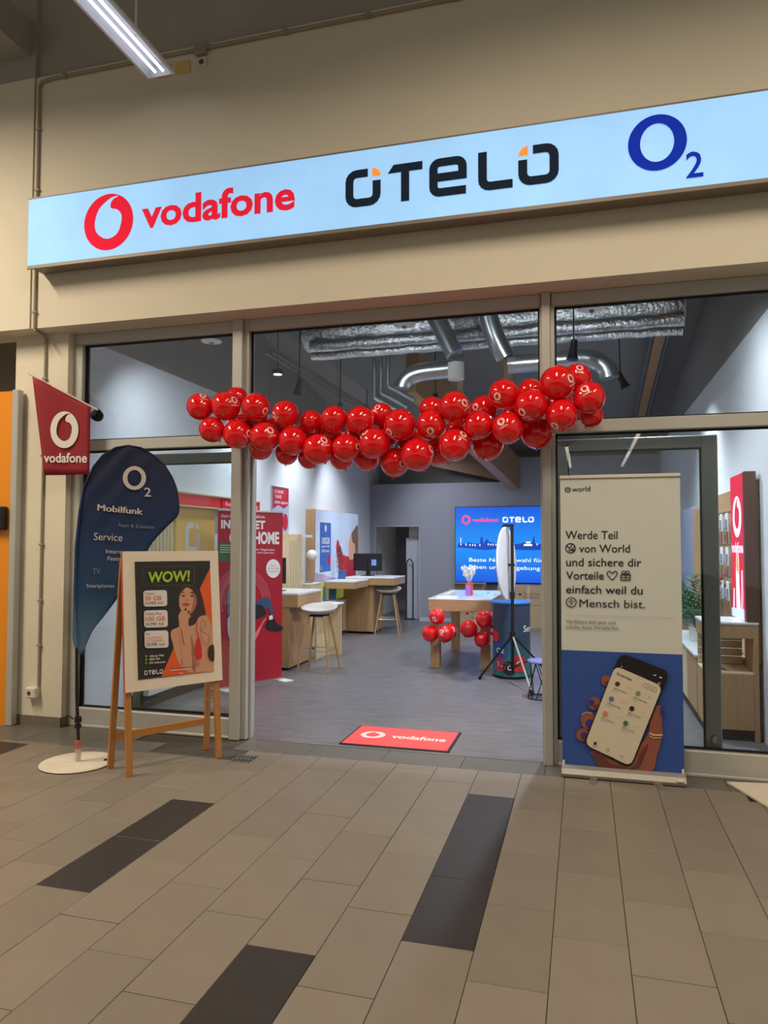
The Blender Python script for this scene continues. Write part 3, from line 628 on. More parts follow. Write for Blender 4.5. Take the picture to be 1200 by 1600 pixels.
# roll-up banner by the right window
t = thing('rollup_banner', (.245, 5.34, 0), 'cream and blue roll-up banner with a hand holding a phone', 'banner')
RX0, RX1, RZ0, RZ1, RY = -.16, .65, .065, 2.09, 5.34
cream = M('banner_cream', (200, 203, 196), rough=.6, var=.015); bblue = M('banner_blue', (42, 76, 150), rough=.55, var=.02)
box(RX0 + .004, RX1 - .004, RY, RY + .002, .872, RZ1).build('cream_sheet', cream, t); box(RX0 + .004, RX1 - .004, RY, RY + .002, RZ0, .872).build('blue_sheet', bblue, t)
MB().bbox(RX0, RX1, RY - .012, RY + .014, RZ1, RZ1 + .024, b=.004).build('top_rail', offw, t)
mb = MB(); prof = [(-.075, .008), (-.085, .03), (-.06, .06), (-.01, .072), (.05, .066), (.07, .03), (.06, .008)]
n = len(prof)
for xa in (RX0, RX1): mb.add([(xa, RY + a, z) for a, z in prof], [tuple(range(n))])
mb.add([(xa, RY + a, z) for xa in (RX0, RX1) for a, z in prof], [(i, (i + 1) % n, n + (i + 1) % n, n + i) for i in range(n)])
casm = M('cassette_aluminium', (158, 154, 146), rough=.5, metal=.35, var=.04, stretch=(1, 8, 8)); cas = mb.build('cassette', casm, t); MB().bbox(RX1 - .06, RX1 - .015, RY - .09, RY - .07, .035, .05, b=.004).build('end_badge', offw, cas)
for xa in (RX1 - .012, RX0 + .012): MB().cyl((xa, RY, .07), (xa, RY, .1), .007, 8).build('pin', white, t)
for xa, dx in ((.03, -.01), (.44, .05)): mb = MB(); mb.add([(xa, RY - .07, .012), (xa + .05, RY - .07, .012), (xa + .05 + dx, RY - .17, .006), (xa + dx, RY - .17, .006), (xa, RY - .07, .002), (xa + .05, RY - .07, .002), (xa + .05 + dx, RY - .17, .001), (xa + dx, RY - .17, .001)], [(0, 1, 2, 3), (7, 6, 5, 4), (0, 4, 5, 1), (1, 5, 6, 2), (2, 6, 7, 3), (3, 7, 4, 0)]); mb.build('foot', steel, t)
MB().cyl((.245, RY + .03, .06), (.245, RY + .03, 2.08), .01, 8).build('support_pole', steel, t)
p = Print((RX0, RY, RZ0), (1, 0, 0), (0, 0, 1), (0, -1, 0), homog([(874.27, 748.59), (1063.22, 744.64), (1070.35, 1209.9), (878.06, 1194.9)], [(0, RZ1 - RZ0), (.81, RZ1 - RZ0), (.81, 0), (0, 0)]), lift=.0005)
p.zt = lambda x, y: (860 + x / 5.4545, 730 + y / 5.4545)
K = printk
p.ring(148, 194, 24, 22, 6, K, 24); p.line([(124, 194), (172, 190)], 5, K); p.line([(132, 184), (166, 182)], 5, K); p.line([(132, 204), (168, 202)], 5, K); p.flush('printed_logo', t); p.text('world', (185, 210), (340, 204), 44, K, weight=.008); p.flush('printed_word', t)
for a_ in (('Werde Teil', (128, 612), (572, 612), 72, K, .006), ('von World', (245, 726), (678, 726), 70, K, .006), ('und sichere dir', (134, 842), (776, 846), 72, K, .006)): p.text(*a_); p.flush('printed_line', t)
p.ring(172, 690, 41, 40, 8, K, 30); p.line([(140, 668), (160, 690), (180, 668), (186, 654)], 8, K); p.line([(206, 676), (178, 700), (210, 702)], 8, K); p.line([(150, 722), (165, 702), (185, 712), (200, 716)], 8, K); p.flush('globe_icon', t)
p.zt = lambda x, y: (860 + x / 5.4545, 880 + y / 5.4545)
for a_ in (('Vorteile', (134, 136), (456, 138), 70, K, .006), ('einfach weil du', (134, 254), (786, 264), 70, K, .006), ('Mensch bist.', (248, 372), (806, 382), 70, K)): p.text(*a_); p.flush('printed_line', t)
p.line(smoothp([(527, 140), (490, 102), (484, 84), (492, 72), (508, 68), (527, 86), (546, 68), (562, 72), (570, 86), (562, 104)], 3), 8, K, True); p.flush('heart_icon', t)
p.line([(602, 96), (602, 144), (680, 144), (680, 96)], 8, K, True); p.line([(598, 98), (684, 98)], 8, K); p.line([(602, 122), (680, 122)], 7, K); p.line([(641, 90), (641, 144)], 8, K); p.ring(624, 78, 15, 12, 7, K, 16); p.ring(658, 78, 15, 12, 7, K, 16); p.flush('gift_icon', t)
p.ring(178, 332, 42, 40, 8, K, 30); p.poly(ell(178, 314, 7, 7, 12), K); p.line([(154, 322), (178, 338), (202, 322)], 7, K); p.line([(178, 336), (178, 358)], 7, K); p.flush('person_icon', t)
dk = M('print_grey', (78, 72, 66), var=0)
p.line([(134, 438), (1070, 466)], 2, M('print_hairline', (150, 140, 124), var=0)); p.flush('printed_rule', t)
for a_ in (('Verifiziere dich jetzt und', (136, 506), (552, 520), 30, dk), ('schalte deine Vorteile frei.', (134, 554), (586, 566), 30, dk)): p.text(*a_); p.flush('printed_line', t)
p.zt = lambda x, y: (860 + x / 5.217, 1000 + y / 5.217)
hs = M('print_hand', (142, 80, 62), rough=.55, var=.07, scale=16); hd = M('print_hand_dark', (100, 50, 44), rough=.55, var=.06); nail = M('print_nail', (52, 46, 128), rough=.4, var=0); gold = M('print_gold', (204, 170, 116), rough=.4, var=0); ph = M('print_phone', (24, 20, 26), rough=.4, var=0); scr = M('print_screen', (208, 198, 176), rough=.5, var=.01)
p.poly(smoothp([(335, 900), (360, 960), (392, 1022), (520, 1044), (640, 1054), (826, 1064), (868, 930), (893, 850), (912, 760), (905, 660), (918, 590), (912, 540), (885, 528), (848, 548), (818, 640), (800, 740), (770, 800), (700, 860), (500, 870)]), hs)
p.poly(smoothp([(335, 900), (360, 960), (392, 1022), (560, 1046), (640, 1040), (500, 1000), (420, 940)]), hd); p.poly(smoothp([(640, 1050), (700, 1000), (740, 900), (800, 840), (760, 960), (720, 1040)]), hd)
for cx, cy, rx, ry in ((452, 325, 38, 44), (358, 512, 50, 54), (308, 652, 62, 72), (262, 768, 52, 52)): p.poly(ell(cx, cy, rx, ry, 20), hs); p.poly(ell(cx + rx * .3, cy + ry * .55, rx * .6, ry * .4, 16), hd)
for cx, cy, rx, ry in ((334, 506, 22, 26), (322, 676, 36, 34), (272, 768, 26, 22), (908, 574, 15, 44)): p.poly(ell(cx, cy, rx, ry, 18), nail)
p.line([(805, 752), (840, 768), (912, 768)], 16, gold); p.line([(806, 776), (842, 792), (905, 788)], 9, gold); p.line([(254, 604), (290, 582), (340, 596)], 7, gold)
def rq(c, r):       # rounded quadrilateral
    out = []
    for i in range(4):
        a, b, d = Vector(c[i - 1]), Vector(c[i]), Vector(c[(i + 1) % 4]); p0 = b + (a - b).normalized() * r; p1 = b + (d - b).normalized() * r
        for k in range(6): s_ = k / 5; q = p0.lerp(b, s_).lerp(b.lerp(p1, s_), s_); out.append((q.x, q.y))
    return out
p.poly(rq([(572, 100), (975, 255), (655, 1045), (262, 850)], 75), ph)
p.poly(rq([(528, 205), (912, 372), (652, 1022), (280, 846)], 60), scr)
ux, uy = .915, .40; upn = (.33, -.94)
def rt(s_, x, y, wd, cap, m, wt=0.0): p.text(s_, (x, y), (x + wd * ux, y + wd * uy), cap, m, weight=wt, up=upn)
rt('Entdecken', 540, 278, 132, 22, K, .02)
p.line(rq([(762, 344), (868, 392), (858, 424), (748, 372)], 14), 2.5, dk, True); rt('Verifizieren', 772, 372, 80, 9, dk)
for (cx, cy, m, s1, s2) in ((546, 354, M('print_maroon', (82, 40, 38), var=0), '1 Monat Premium', 'gratis'), (712, 430, M('print_green', (122, 146, 50), var=0), '10% Gutschein', 'Rabatt'), (496, 474, M('print_steelblue', (96, 118, 134), var=0), '3 Monate Plus', 'gratis'), (662, 552, printk, '3 Monate Gold Plus', 'gratis'), (446, 592, M('print_coral', (214, 122, 100), var=0), '15€ Gutschein', 'Rabatt'), (612, 670, M('print_darkgreen', (64, 104, 76), var=0), '10€ Gutschein', 'Rabatt')):
    p.poly(ell(cx, cy, 20, 20, 20), m); rt(s1, cx - 34, cy + 34, 116, 11, dk, .01); rt(s2, cx - 42, cy + 50, 44, 8, dk); rt('%s %s' % ('x', '1'), cx + 84, cy + 30, 24, 12, dk)
p.rect(354, 822, 376, 846, K); rt('Home', 340, 858, 36, 8, dk); p.ring(468, 886, 10, 10, 3, dk, 14); p.ring(578, 938, 9, 9, 3, dk, 14); p.line([(392, 902), (516, 955)], 7, K)
rt('x', 572, 212, 16, 16, printw); p.line([(700, 262), (712, 258)], 3, dk); rt('World', 722, 280, 46, 12, dk); p.line([(838, 276), (858, 282)], 7, printw); p.line([(884, 294), (906, 302)], 8, printw); p.ring(882, 346, 9, 9, 2.5, printw, 14)
p.flush('printed_picture', t)

# white square base plate of another stand at the right border
ob = MB(); c_ = [(.925, 5.425), (1.085, 4.98), (1.53, 5.14), (1.37, 5.585 - .09)]
ob.add([(x, y, z) for z in (.004, .016) for x, y in c_], [(3, 2, 1, 0), (4, 5, 6, 7), (0, 1, 5, 4), (1, 2, 6, 5), (2, 3, 7, 6), (3, 0, 4, 7)])
t = thing('base_plate', (1.2, 5.25, 0), 'flat white square stand plate on the tiles at the right border', 'base plate')
ob.build('plate', plate, t); MB().box(1.0, 1.4, 5.1, 5.4, 0, .004).build('pad', rubber, t)

# drain grate
t = thing('floor_drain', (-2.485, 5.06, 0), 'small slotted metal floor drain left of the entrance', 'drain')
MB().box(-2.56, -2.40, 4.97, 5.155, -.003, .0016).build('frame', steel, t)
for r_ in range(2):
    for k in range(5): MB().box(-2.545 + k * .03, -2.530 + k * .03, 4.985 + r_ * .085, 5.055 + r_ * .085, .0012, .0022).build('slot', rubber, t)

# red door mat
t = thing('door_mat', (-1.475, 5.92, 0), 'red door mat with white emblem inside the entrance', 'mat')
MB().bbox(-1.925, -1.02, 5.625, 6.225, .0, .008, b=.003).build('rubber_edge', rubber, t)
box(-1.905, -1.04, 5.645, 6.205, .007, .011).build('pile', M('mat_red', (236, 84, 84), rough=.9, var=.06, scale=60, bump=.3, bscale=300), t)
p = Print((0, 0, .011), (1, 0, 0), (0, 1, 0), (0, 0, 1), ydown=False, lift=.0006)
mw = M('mat_print', (236, 200, 192), rough=.9, var=.04)
p.emblem(-1.725, 5.94, .105, .105, mw); p.text('vodafone', (-1.56, 5.885), (-1.10, 5.885), .105, mw, weight=.03); p.flush('printed_emblem', t)

# notices stuck to the left window
def sticker(x0, x1, z0, z1, m, lab):
    tt = thing('window_notice', ((x0 + x1) / 2, 5.595, z0), lab, 'notice'); box(x0, x1, 5.594, 5.5955, z0, z1).build('sheet', m, tt)
    q = Print((x0, 5.594, z0), (1, 0, 0), (0, 0, 1), (0, -1, 0), ydown=False, lift=.0003)
    for k in range(4): q.line([((x1 - x0) * .1, (z1 - z0) * (.85 - .12 * k)), ((x1 - x0) * (.9 - .1 * (k % 2)), (z1 - z0) * (.85 - .12 * k))], .004, printw if 'green' in lab else dk)
    q.flush('printed_lines', tt)
sticker(-3.00, -2.862, 1.47, 1.63, M('green_sheet', (46, 104, 84), rough=.5, var=.02), 'small dark green notice on the left window by the post')

# ================================================================== BALLOONS
ball_m = M('balloon_latex', (226, 14, 22), rough=.13, var=.015, scale=2, coat=.6)
bprint = M('balloon_print', (244, 214, 208), rough=.35, var=0)
mb = MB()
prof = [(.0001, -1.08), (.05, -1.06), (.12, -1.0)] + [(math.sin(a) * (1 - .04 * math.cos(a)), -math.cos(a) * 1.0) for a in [PI * i / 14 for i in range(2, 14)]] + [(.0001, 1.0)]
prof[3] = (.42, -.90)
mb.lathe(prof, (0, 0, 0), 24)
bal = mb.build('balloon', ball_m, None, smooth=True, origin=(0, 0, 0)); ORG['balloon'] = Vector((0, 0, 0))
MB().lathe([(.0001, -1.16), (.10, -1.15), (.045, -1.10), (.05, -1.05), (.0001, -1.05)], (0, 0, 0), 10).build('knot', ball_m, bal, smooth=True)
def on_ball(x, y): return Vector((math.sin(x) * math.cos(y), -math.cos(x) * math.cos(y), math.sin(y))) * 1.012
mb = MB(); a = ell(0, 0, .24, .26, 24); h = [(u * .24, v * .26) for u, v in smoothp(HOLE, 2)]
tri = geometry.tessellate_polygon([[Vector((*q, 0)) for q in a], [Vector((*q, 0)) for q in h]]); mb.add([on_ball(*q) for q in a + h], tri)
mb.build('printed_emblem', bprint, bal)
vs, fs = text_geo('vodafone', .02); k_ = .62 / max(v[0] for v in vs); MB().add([on_ball(v[0] * k_ - .31, v[1] * k_ * 1.1 - .43) for v in vs], fs).build('printed_word', bprint, bal)
BALLS = [(-2.948, 5.17, 2.715, 0.108, 0.33, 0.77), (-2.722, 5.17, 2.709, 0.117, 0.7, 0.35), (-2.737, 5.385, 2.818, 0.09, 9, 0), (-2.462, 5.17, 2.691, 0.11, 0.75, -0.37), (-2.552, 5.385, 2.635, 0.078, 9, 0), (-2.213, 5.17, 2.625, 0.104, -0.8, -0.15), (-2.044, 5.28, 2.57, 0.09, 9, 0), (-1.815, 5.17, 2.567, 0.102, 9, 0), (-1.606, 5.17, 2.549, 0.106, 9, 0), (-1.496, 5.385, 2.594, 0.094, -0.3, 0.55), (-1.299, 5.17, 2.502, 0.118, -0.7, -0.5), (-1.065, 5.17, 2.492, 0.108, -0.1, -0.5), (-1.102, 5.385, 2.645, 0.098, 9, 0), (-0.883, 5.17, 2.606, 0.111, 0.6, 0.15), (-0.707, 5.385, 2.626, 0.105, -0.7, 0.1), (-0.736, 5.17, 2.479, 0.11, 9, 0), (-0.533, 5.17, 2.69, 0.107, -0.55, -0.28), (-0.363, 5.385, 2.743, 0.094, 9, 0), (-0.349, 5.17, 2.599, 0.115, -0.67, -0.5), (-0.164, 5.17, 2.75, 0.121, 0.57, 0.12), (-0.035, 5.385, 2.819, 0.107, 0, 0.6), (0.046, 5.17, 2.633, 0.111, -0.5, 0.46), (0.065, 5.385, 2.544, 0.083, 9, 0),
    (-2.827, 5.17, 2.524, 0.102, 9, 0), (-2.633, 5.17, 2.486, 0.116, 0.88, 0), (-2.516, 5.385, 2.398, 0.099, 9, 0), (-2.384, 5.17, 2.452, 0.115, 0.5, 0.37), (-2.291, 5.385, 2.344, 0.093, 9, 0), (-2.148, 5.17, 2.413, 0.113, 9, 0), (-2.099, 5.385, 2.302, 0.087, 9, 0), (-1.943, 5.17, 2.342, 0.117, 0.44, 0.55), (-1.82, 5.385, 2.299, 0.096, 9, 0), (-1.717, 5.17, 2.344, 0.106, 0.85, 0.05), (-1.599, 5.385, 2.298, 0.1, 9, 0), (-1.493, 5.17, 2.366, 0.115, -0.6, 0.7), (-1.371, 5.28, 2.242, 0.111, 0.5, -0.15), (-1.168, 5.17, 2.274, 0.122, 0.82, 0.33), (-1.053, 5.385, 2.32, 0.107, 9, 0), (-0.884, 5.17, 2.34, 0.116, 0.5, 0.65), (-0.68, 5.385, 2.361, 0.119, 9, 0), (-0.511, 5.17, 2.446, 0.114, -0.55, 0.33), (-0.328, 5.385, 2.439, 0.117, 9, 0), (-0.135, 5.17, 2.523, 0.112, -0.55, -0.7)]
ORD = ['first', 'second', 'third', 'fourth', 'fifth', 'sixth', 'seventh', 'eighth', 'ninth', 'tenth', 'eleventh', 'twelfth', 'thirteenth', 'fourteenth', 'fifteenth', 'sixteenth', 'seventeenth', 'eighteenth']
used = [False]
def balloon(x, y, z, r, dx, dy, label, group):
    o = copy_tree(bal) if used[0] else bal; used[0] = True
    o.location = (x, y, z); o.scale = (r, r, r)
    if dx > 2: e = Vector((random.uniform(-.6, .6), 1, random.uniform(-.5, .5)))
    else: e = r3 * dx + u3 * dy - f2 * math.sqrt(max(.05, 1 - dx * dx - dy * dy))
    e.normalize(); roll = random.uniform(-.7, .7)
    zax = (Vector((0, 0, 1)) - e * e.z).normalized(); xax = (-e).cross(zax).normalized() * 1
    q = Matrix((xax, -e, zax)).transposed(); q = Matrix.Rotation(roll, 3, e) @ q
    o.rotation_euler = q.to_euler(); tag(o, label, 'balloon', group); return o
BALLS = [list(b) for b in BALLS]
FILL = [(-2.38, 5.40, 2.56, .10), (-2.14, 5.40, 2.50, .10), (-1.93, 5.40, 2.47, .10), (-1.72, 5.40, 2.45, .10), (-1.50, 5.40, 2.44, .10), (-1.27, 5.40, 2.40, .10), (-.90, 5.40, 2.47, .10), (-.47, 5.40, 2.56, .10), (-.16, 5.40, 2.64, .10), (-2.66, 5.40, 2.60, .10)]
BALLS[23:23] = [[*b, 9, 0] for b in FILL]
for it in range(80):                      # let neighbours touch instead of passing through each other
    for i in range(len(BALLS)):
        for j in range(i):
            a_, b_ = BALLS[i], BALLS[j]; d = Vector(a_[:3]) - Vector(b_[:3]); mn = (a_[3] + b_[3]) * .985
            if d.length < mn:
                k_ = (mn - d.length) * .5; sg = 1 if d.y > 0 else -1; a_[1] = min(5.41, a_[1] + sg * k_ * .6); b_[1] = min(5.41, b_[1] - sg * k_ * .6)
                a_[0] += d.x / d.length * k_ * .4; b_[0] -= d.x / d.length * k_ * .4; a_[2] += d.z / d.length * k_ * .4; b_[2] -= d.z / d.length * k_ * .4
rows = {}
for i, b in enumerate(BALLS): rows.setdefault(('upper' if i < 23 else 'middle' if i < 33 else 'lower', 'front' if b[1] < 5.25 and not 23 <= i < 33 else 'rear'), []).append(b)
for (rw, ly), L in rows.items():
    for k, b in enumerate(sorted(L)): balloon(*b, 'red balloon, %s from the left in the %s %s row of the garland' % (ORD[k], ly, rw), 'balloons of the garland over the entrance')
for b, s_ in zip([(-1.81, 9.15, .682, .104, -.45, -.15), (-1.90, 9.16, .462, .108, 9, 0), (-1.695, 9.10, .475, .11, -.5, .35), (-1.66, 9.27, .494, .092, .3, .4)], ('topmost of the cluster', 'lower left of the cluster', 'lower right of the cluster', 'half hidden at the back of the cluster')):
    balloon(*b, 'red balloon, %s on the left table leg' % s_, 'balloons on the table legs')
for b, s_ in zip([(-1.205, 9.14, .666, .109, 9, 0), (-1.40, 9.14, .54, .11, 9, 0), (-1.235, 9.18, .41, .106, 9, 0), (-1.09, 9.22, .53, .075, -.6, .1)], ('topmost of the cluster', 'leftmost of the cluster', 'darkest and lowest of the cluster', 'small one at the back of the cluster')):
    balloon(*b, 'red balloon, %s on the right table leg' % s_, 'balloons on the table legs')
for o in list(bpy.data.objects):
    if o.name.startswith('balloon'): ORG[o.name] = Vector((0, 0, 0))

# ================================================================== THINGS INSIDE THE SHOP
# lamps of the shop: track spots, plus added ones hidden behind the head rail
lamp_e = M('lamp_lens', (240, 246, 255), emis=6, var=0)
def track_spot(x, y, z, tgt, power, ang, label, ztop, body=black):
    t = thing('track_spotlight', (x, y, z), label, 'spotlight'); d = (Vector(tgt) - Vector((x, y, z))).normalized(); a = Vector((x, y, z)); b_ = a - d * .2
    MB().tube([b_, b_ + d * .13, a], [.035, .04, .06], 16).build('body', body, t, smooth=40)
    MB().tube([a - d * .012, a - d * .010], .052, 16).build('lens', lamp_e, t)
    MB().tube([b_ + d * .06, (b_.x, b_.y, ztop)], .008, 8).build('stem', body, t, smooth=40)
    l_ = spot('shop_lamp', a + d * .02, tgt, power, COOL, ang, .9, .06); return t
P0 = 1.5
lamps = [(-3.53, 8.6, 3.52, (-4.2, 8.8, 1.2), 95, 120, 'track spotlight on the truss nearest the entrance'), (-3.53, 10.2, 3.52, (-4.36, 10.8, 1.4), 85, 100, 'track spotlight in the middle of the left truss'), (-3.53, 11.6, 3.52, (-4.36, 12.6, 1.4), 85, 85, 'track spotlight at the far end of the left truss'),
         (-3.2, 13.0, 3.3, (-2.6, 14.75, 1.8), 60, 90, 'track spotlight aimed at the grey back wall'), (-.09, 7.5, 3.48, (-.5, 7.4, 0), 250, 155, 'black pendant spotlight behind the right upper pane'), (-1.9, 9.6, 3.45, (-1.6, 9.8, 0), 150, 140, 'track spotlight above the table'),
         (-.4, 11.6, 3.45, (-.8, 12, 0), 150, 140, 'track spotlight above the drum counter'), (-2.4, 12.2, 3.45, (-2.6, 12.5, 0), 110, 140, 'track spotlight in front of the back wall'), (.5, 8.9, 3.45, (1.42, 9.0, 1.5), 130, 110, 'track spotlight aimed at the accessory wall'),
         (.6, 5.92, 3.64, (1.1, 7.2, 1.2), 90, 140, 'unseen added spotlight aimed at the red light box'), (-3.6, 5.92, 3.64, (-3.9, 7.6, .8), 70, 130, 'unseen added spotlight behind the left window head'), (-1.5, 5.92, 3.64, (-1.5, 7.2, 0), 120, 150, 'unseen added spotlight just inside the entrance head'),  # these three are added out of sight to light the front of the shop
         (-2.3, 5.95, 3.66, (-1.9, 8.6, 4.15), 46, 62, 'unseen spotlight added behind the entrance head to brighten the left ducts'), (-.6, 5.95, 3.66, (-.1, 8.6, 4.15), 46, 62, 'unseen spotlight added behind the entrance head to brighten the right ducts')]  # unseen pair, added only to make the foil ducts shine
for x, y, z, tg, pw_, an, lb in lamps: track_spot(x, y, z, tg, pw_ * P0, an, lb, 5.25 - (y - FY) * .18 + .02)
MB_t = thing('lighting_truss', (-3.53, 9.6, 3.9), 'grey lattice lighting truss hanging along the left wall', 'truss')
tm = M('truss_grey', (132, 134, 136), rough=.4, metal=.6)
for dx, dz in ((-.05, 0), (.05, 0), (0, .09)): MB().cyl((-3.53 + dx, 7.75, 3.85 + dz), (-3.53 + dx, 13, 3.85 + dz), .011, 8).build('chord', tm, MB_t, smooth=40)
mb = MB()
for k in range(44):
    y = 7.78 + k * .118
    for a, b_ in (((-.05, 0), (0, .09)), ((.05, 0), (0, .09)), ((-.05, 0), (.05, 0))): mb.bar((-3.53 + a[0], y, 3.85 + a[1]), (-3.53 + b_[0], y + .1, 3.85 + b_[1]), .007, .007)
tag(mb.build('lattice', tm, MB_t), kind='stuff')
for y in (7.8, 10.2, 12.8): MB().cyl((-3.53, y, 3.94), (-3.53, y, 5.25 - (y - FY) * .18 + .05), .006, 6).build('hanger', tm, MB_t)
for i, (x, z, lb) in enumerate(((-3.59, 3.65, 'left'), (-1.59, 3.66, 'middle'), (.09, 3.67, 'right'))):
    t = thing('ceiling_detector', (x, 6.5, z), 'white round ceiling detector behind the %s upper pane' % lb, 'detector')
    MB().lathe([(.0001, -.012), (.06, -.012), (.10, -.004), (.105, .004), (.09, .012), (.0001, .014)], (x, 6.5, z), 28).build('disc', white, t, smooth=40)
    MB().lathe([(.0001, -.035), (.02, -.03), (.025, -.012), (.0001, -.012)], (x, 6.5, z), 14).build('sensor', tm, t, smooth=40)
    MB().cyl((x, 6.5, z), (x, 6.5, 5.15), .004, 6).build('cable', tm, t)
t = thing('downlight', (-3.97, 9.0, 3.9), 'small glowing round downlight under the dark roof', 'downlight')
MB().lathe([(.0001, 0), (.06, 0), (.07, .004), (.07, .06), (.0001, .06)], (-3.97, 9.0, 3.9), 20).build('housing', black, t, smooth=40); MB().lathe([(.0001, -.004), (.055, -.003), (.055, .0)], (-3.97, 9.0, 3.9), 20).build('lens', lamp_e, t); MB().cyl((-3.97, 9, 3.96), (-3.97, 9, 4.75), .006, 6).build('stem', black, t)

# ducts
def duct(name, path, r, m, label, seg=20):
    o = MB().tube(path, r, seg).build(name, m, None, smooth=40); tag(o, label, 'duct'); return o
def bend(p0, p1, p2, n=7):
    p0, p1, p2 = Vector(p0), Vector(p1), Vector(p2); return [p0.lerp(p1, k / n).lerp(p1.lerp(p2, k / n), k / n) for k in range(n + 1)]
def foilpath(x0, x1, y, z): return [(x0 + (x1 - x0) * i / 30, y + random.uniform(-.008, .008), z + random.uniform(-.008, .008)) for i in range(31)]
duct('foil_duct', foilpath(-3.45, 1.12, 8.75, 4.32), [.215 + random.uniform(-.008, .008) for _ in range(31)], foil, 'thick foil wrapped duct across the roof space', 24)
duct('foil_duct', foilpath(-3.3, 1.1, 8.52, 4.10), [.085 + random.uniform(-.004, .004) for _ in range(31)], foil, 'thin foil wrapped duct just under the thick one', 16)
duct('foil_duct', foilpath(-3.25, 1.07, 8.42, 3.955), [.05 + random.uniform(-.003, .003) for _ in range(31)], foil, 'thinnest and lowest foil wrapped duct in the roof space', 14)
duct('elbow_duct', [(-1.30, 8.2, 3.64)] + bend((-1.75, 8.2, 3.62), (-2.02, 8.2, 3.60), (-2.03, 8.2, 3.44)), .105, galv, 'galvanised duct bending down behind the middle pane')
duct('elbow_duct', [(-.80, 8.2, 3.64)] + bend((-.05, 8.2, 3.66), (.28, 8.2, 3.66), (.29, 8.2, 3.42)), .105, galv, 'galvanised duct bending down behind the right pane')
duct('spiral_duct', [(-1.78, 8.0, 4.75), (-1.62, 7.95, 4.25), (-1.36, 7.9, 3.72)], .10, galv, 'slanting round duct left of the white pendant')
duct('spiral_duct', bend((-1.06, 8.0, 4.75), (-1.06, 8.0, 4.1), (-.82, 8.1, 3.70)), .11, galv, 'curved round duct right of the white pendant')
for i, (x, z0, z1) in enumerate(((-2.75, 3.60, 4.2), (-2.66, 3.66, 4.35), (-2.56, 3.75, 4.4))):
    duct('vent_pipe', [(x, 9.5, z1 + .3), (x, 9.5, z0 + .1)] + bend((x, 9.5, z0 + .06), (x, 9.5, z0), (x + .1, 9.5, z0 - .03)) + [(x + .38, 9.5, z0 - .2)], .03, galv, ('left', 'middle', 'right')[i] + 'most thin vertical pipe of the three in the roof space' if i != 1 else 'middle thin vertical pipe of the three in the roof space', 12)
t = thing('pendant_lamp', (-1.37, 8.0, 3.48), 'white cylindrical pendant lamp between the ducts', 'pendant lamp')
MB().lathe([(.0001, .0), (.09, .0), (.092, .006), (.092, .19), (.0001, .19)], (-1.37, 8.05, 3.47), 24).build('shade', white, t, smooth=40)
MB().cyl((-1.37, 8.05, 3.66), (-1.37, 8.05, 4.8), .004, 6).build('cable', tm, t)
# timber
def beam(name, p0, p1, w_, d_, lb, m=timber): o = MB().bar(p0, p1, w_, d_).build(name, m); tag(o, lb, 'beam', None, 'structure'); del o['category']; return o
beam('trim_14', (-1.30, 14.6, 2.98), (-2.30, 9.8, 4.02), .20, .62, 'big glulam beam rising from the back wall')
beam('trim_15', (-2.9, 14.5, 3.42), (-1.5, 14.45, 3.10), .1, .5, 'darker timber brace beside the big beam', wood('darker_timber', (120, 88, 60), 'x', 4))  # brace in a darker brown than the big beam
beam('trim_16', (.94, 7.0, 4.62), (.98, 15, 3.55), .12, .14, 'narrow timber rafter under the dark roof on the right')
for dx in (-.1, .1): MB_ = tag(MB().cyl((.94 + dx, 7.0, 4.58), (.98 + dx, 15, 3.50), .022, 8).build('roof_conduit', tm, smooth=40), 'grey conduit %s of the right timber rafter' % ('left' if dx < 0 else 'right'), 'conduit')
beam('trim_17', (-1.62, 9.9, 3.5), (-1.62, 9.9, 4.5), .08, .08, 'short timber post behind the ducts'); beam('trim_18', (-.93, 9.6, 3.3), (-.93, 9.6, 4.5), .12, .10, 'timber post near the right entrance post')

# back wall: blue lit screen
t = thing('screen_wall', (-1.17, 14.62, .83), 'large blue lit screen with city skyline on the back wall', 'screen')
sx0, sx1, sz0, sz1, sy = -2.50, .18, .83, 2.335, 14.585
MB().bbox(sx0 - .012, sx1 + .012, sy, 14.63, sz0 - .012, sz1 + .012).box(sx0 + .02, -1.2, 14.62, 14.75, sz0 + .1, sz1 - .1).build('frame', black, t)
sblue = M('screen_blue', (10, 96, 222), emis=1.1, var=0); nt = sblue.node_tree; bs = nt.nodes['Principled BSDF']; tcn = nt.nodes.new('ShaderNodeTexCoord'); sp = nt.nodes.new('ShaderNodeSeparateXYZ'); mr = nt.nodes.new('ShaderNodeMapRange'); rp = nt.nodes.new('ShaderNodeValToRGB')
nt.links.new(tcn.outputs['Object'], sp.inputs[0]); nt.links.new(sp.outputs[2], mr.inputs[0]); mr.inputs[1].default_value = 0; mr.inputs[2].default_value = 1.5; nt.links.new(mr.outputs[0], rp.inputs[0])
e = rp.color_ramp.elements; e[0].color = col(8, 84, 214); e[1].color = col(6, 84, 216); x_ = e.new(.45); x_.color = col(20, 140, 236); x_ = e.new(.62); x_.color = col(16, 130, 232); nt.links.new(rp.outputs[0], bs.inputs['Emission Color']); bs.inputs['Base Color'].default_value = col(6, 20, 40)
box(sx0, sx1, sy - .003, sy, sz0, sz1).build('lit_picture', sblue, t)
p = Print((0, sy - .003, 0), (1, 0, 0), (0, 0, 1), (0, -1, 0), ydown=False, lift=.001)
SK = lambda X, Y: (sx0 + (X - 97) / 1068 * 1.712, sz1 - (Y - 95) / 920 * 1.505)
sw = M('screen_white', (235, 240, 250), emis=.9, var=0); sr = M('screen_red', (232, 66, 116), emis=.85, var=0); sd = M('screen_dark', (8, 64, 170), emis=.6, var=0); sm = M('screen_mid', (12, 116, 222), emis=.85, var=0); sl = M('screen_lights', (250, 238, 200), emis=.95, var=0)
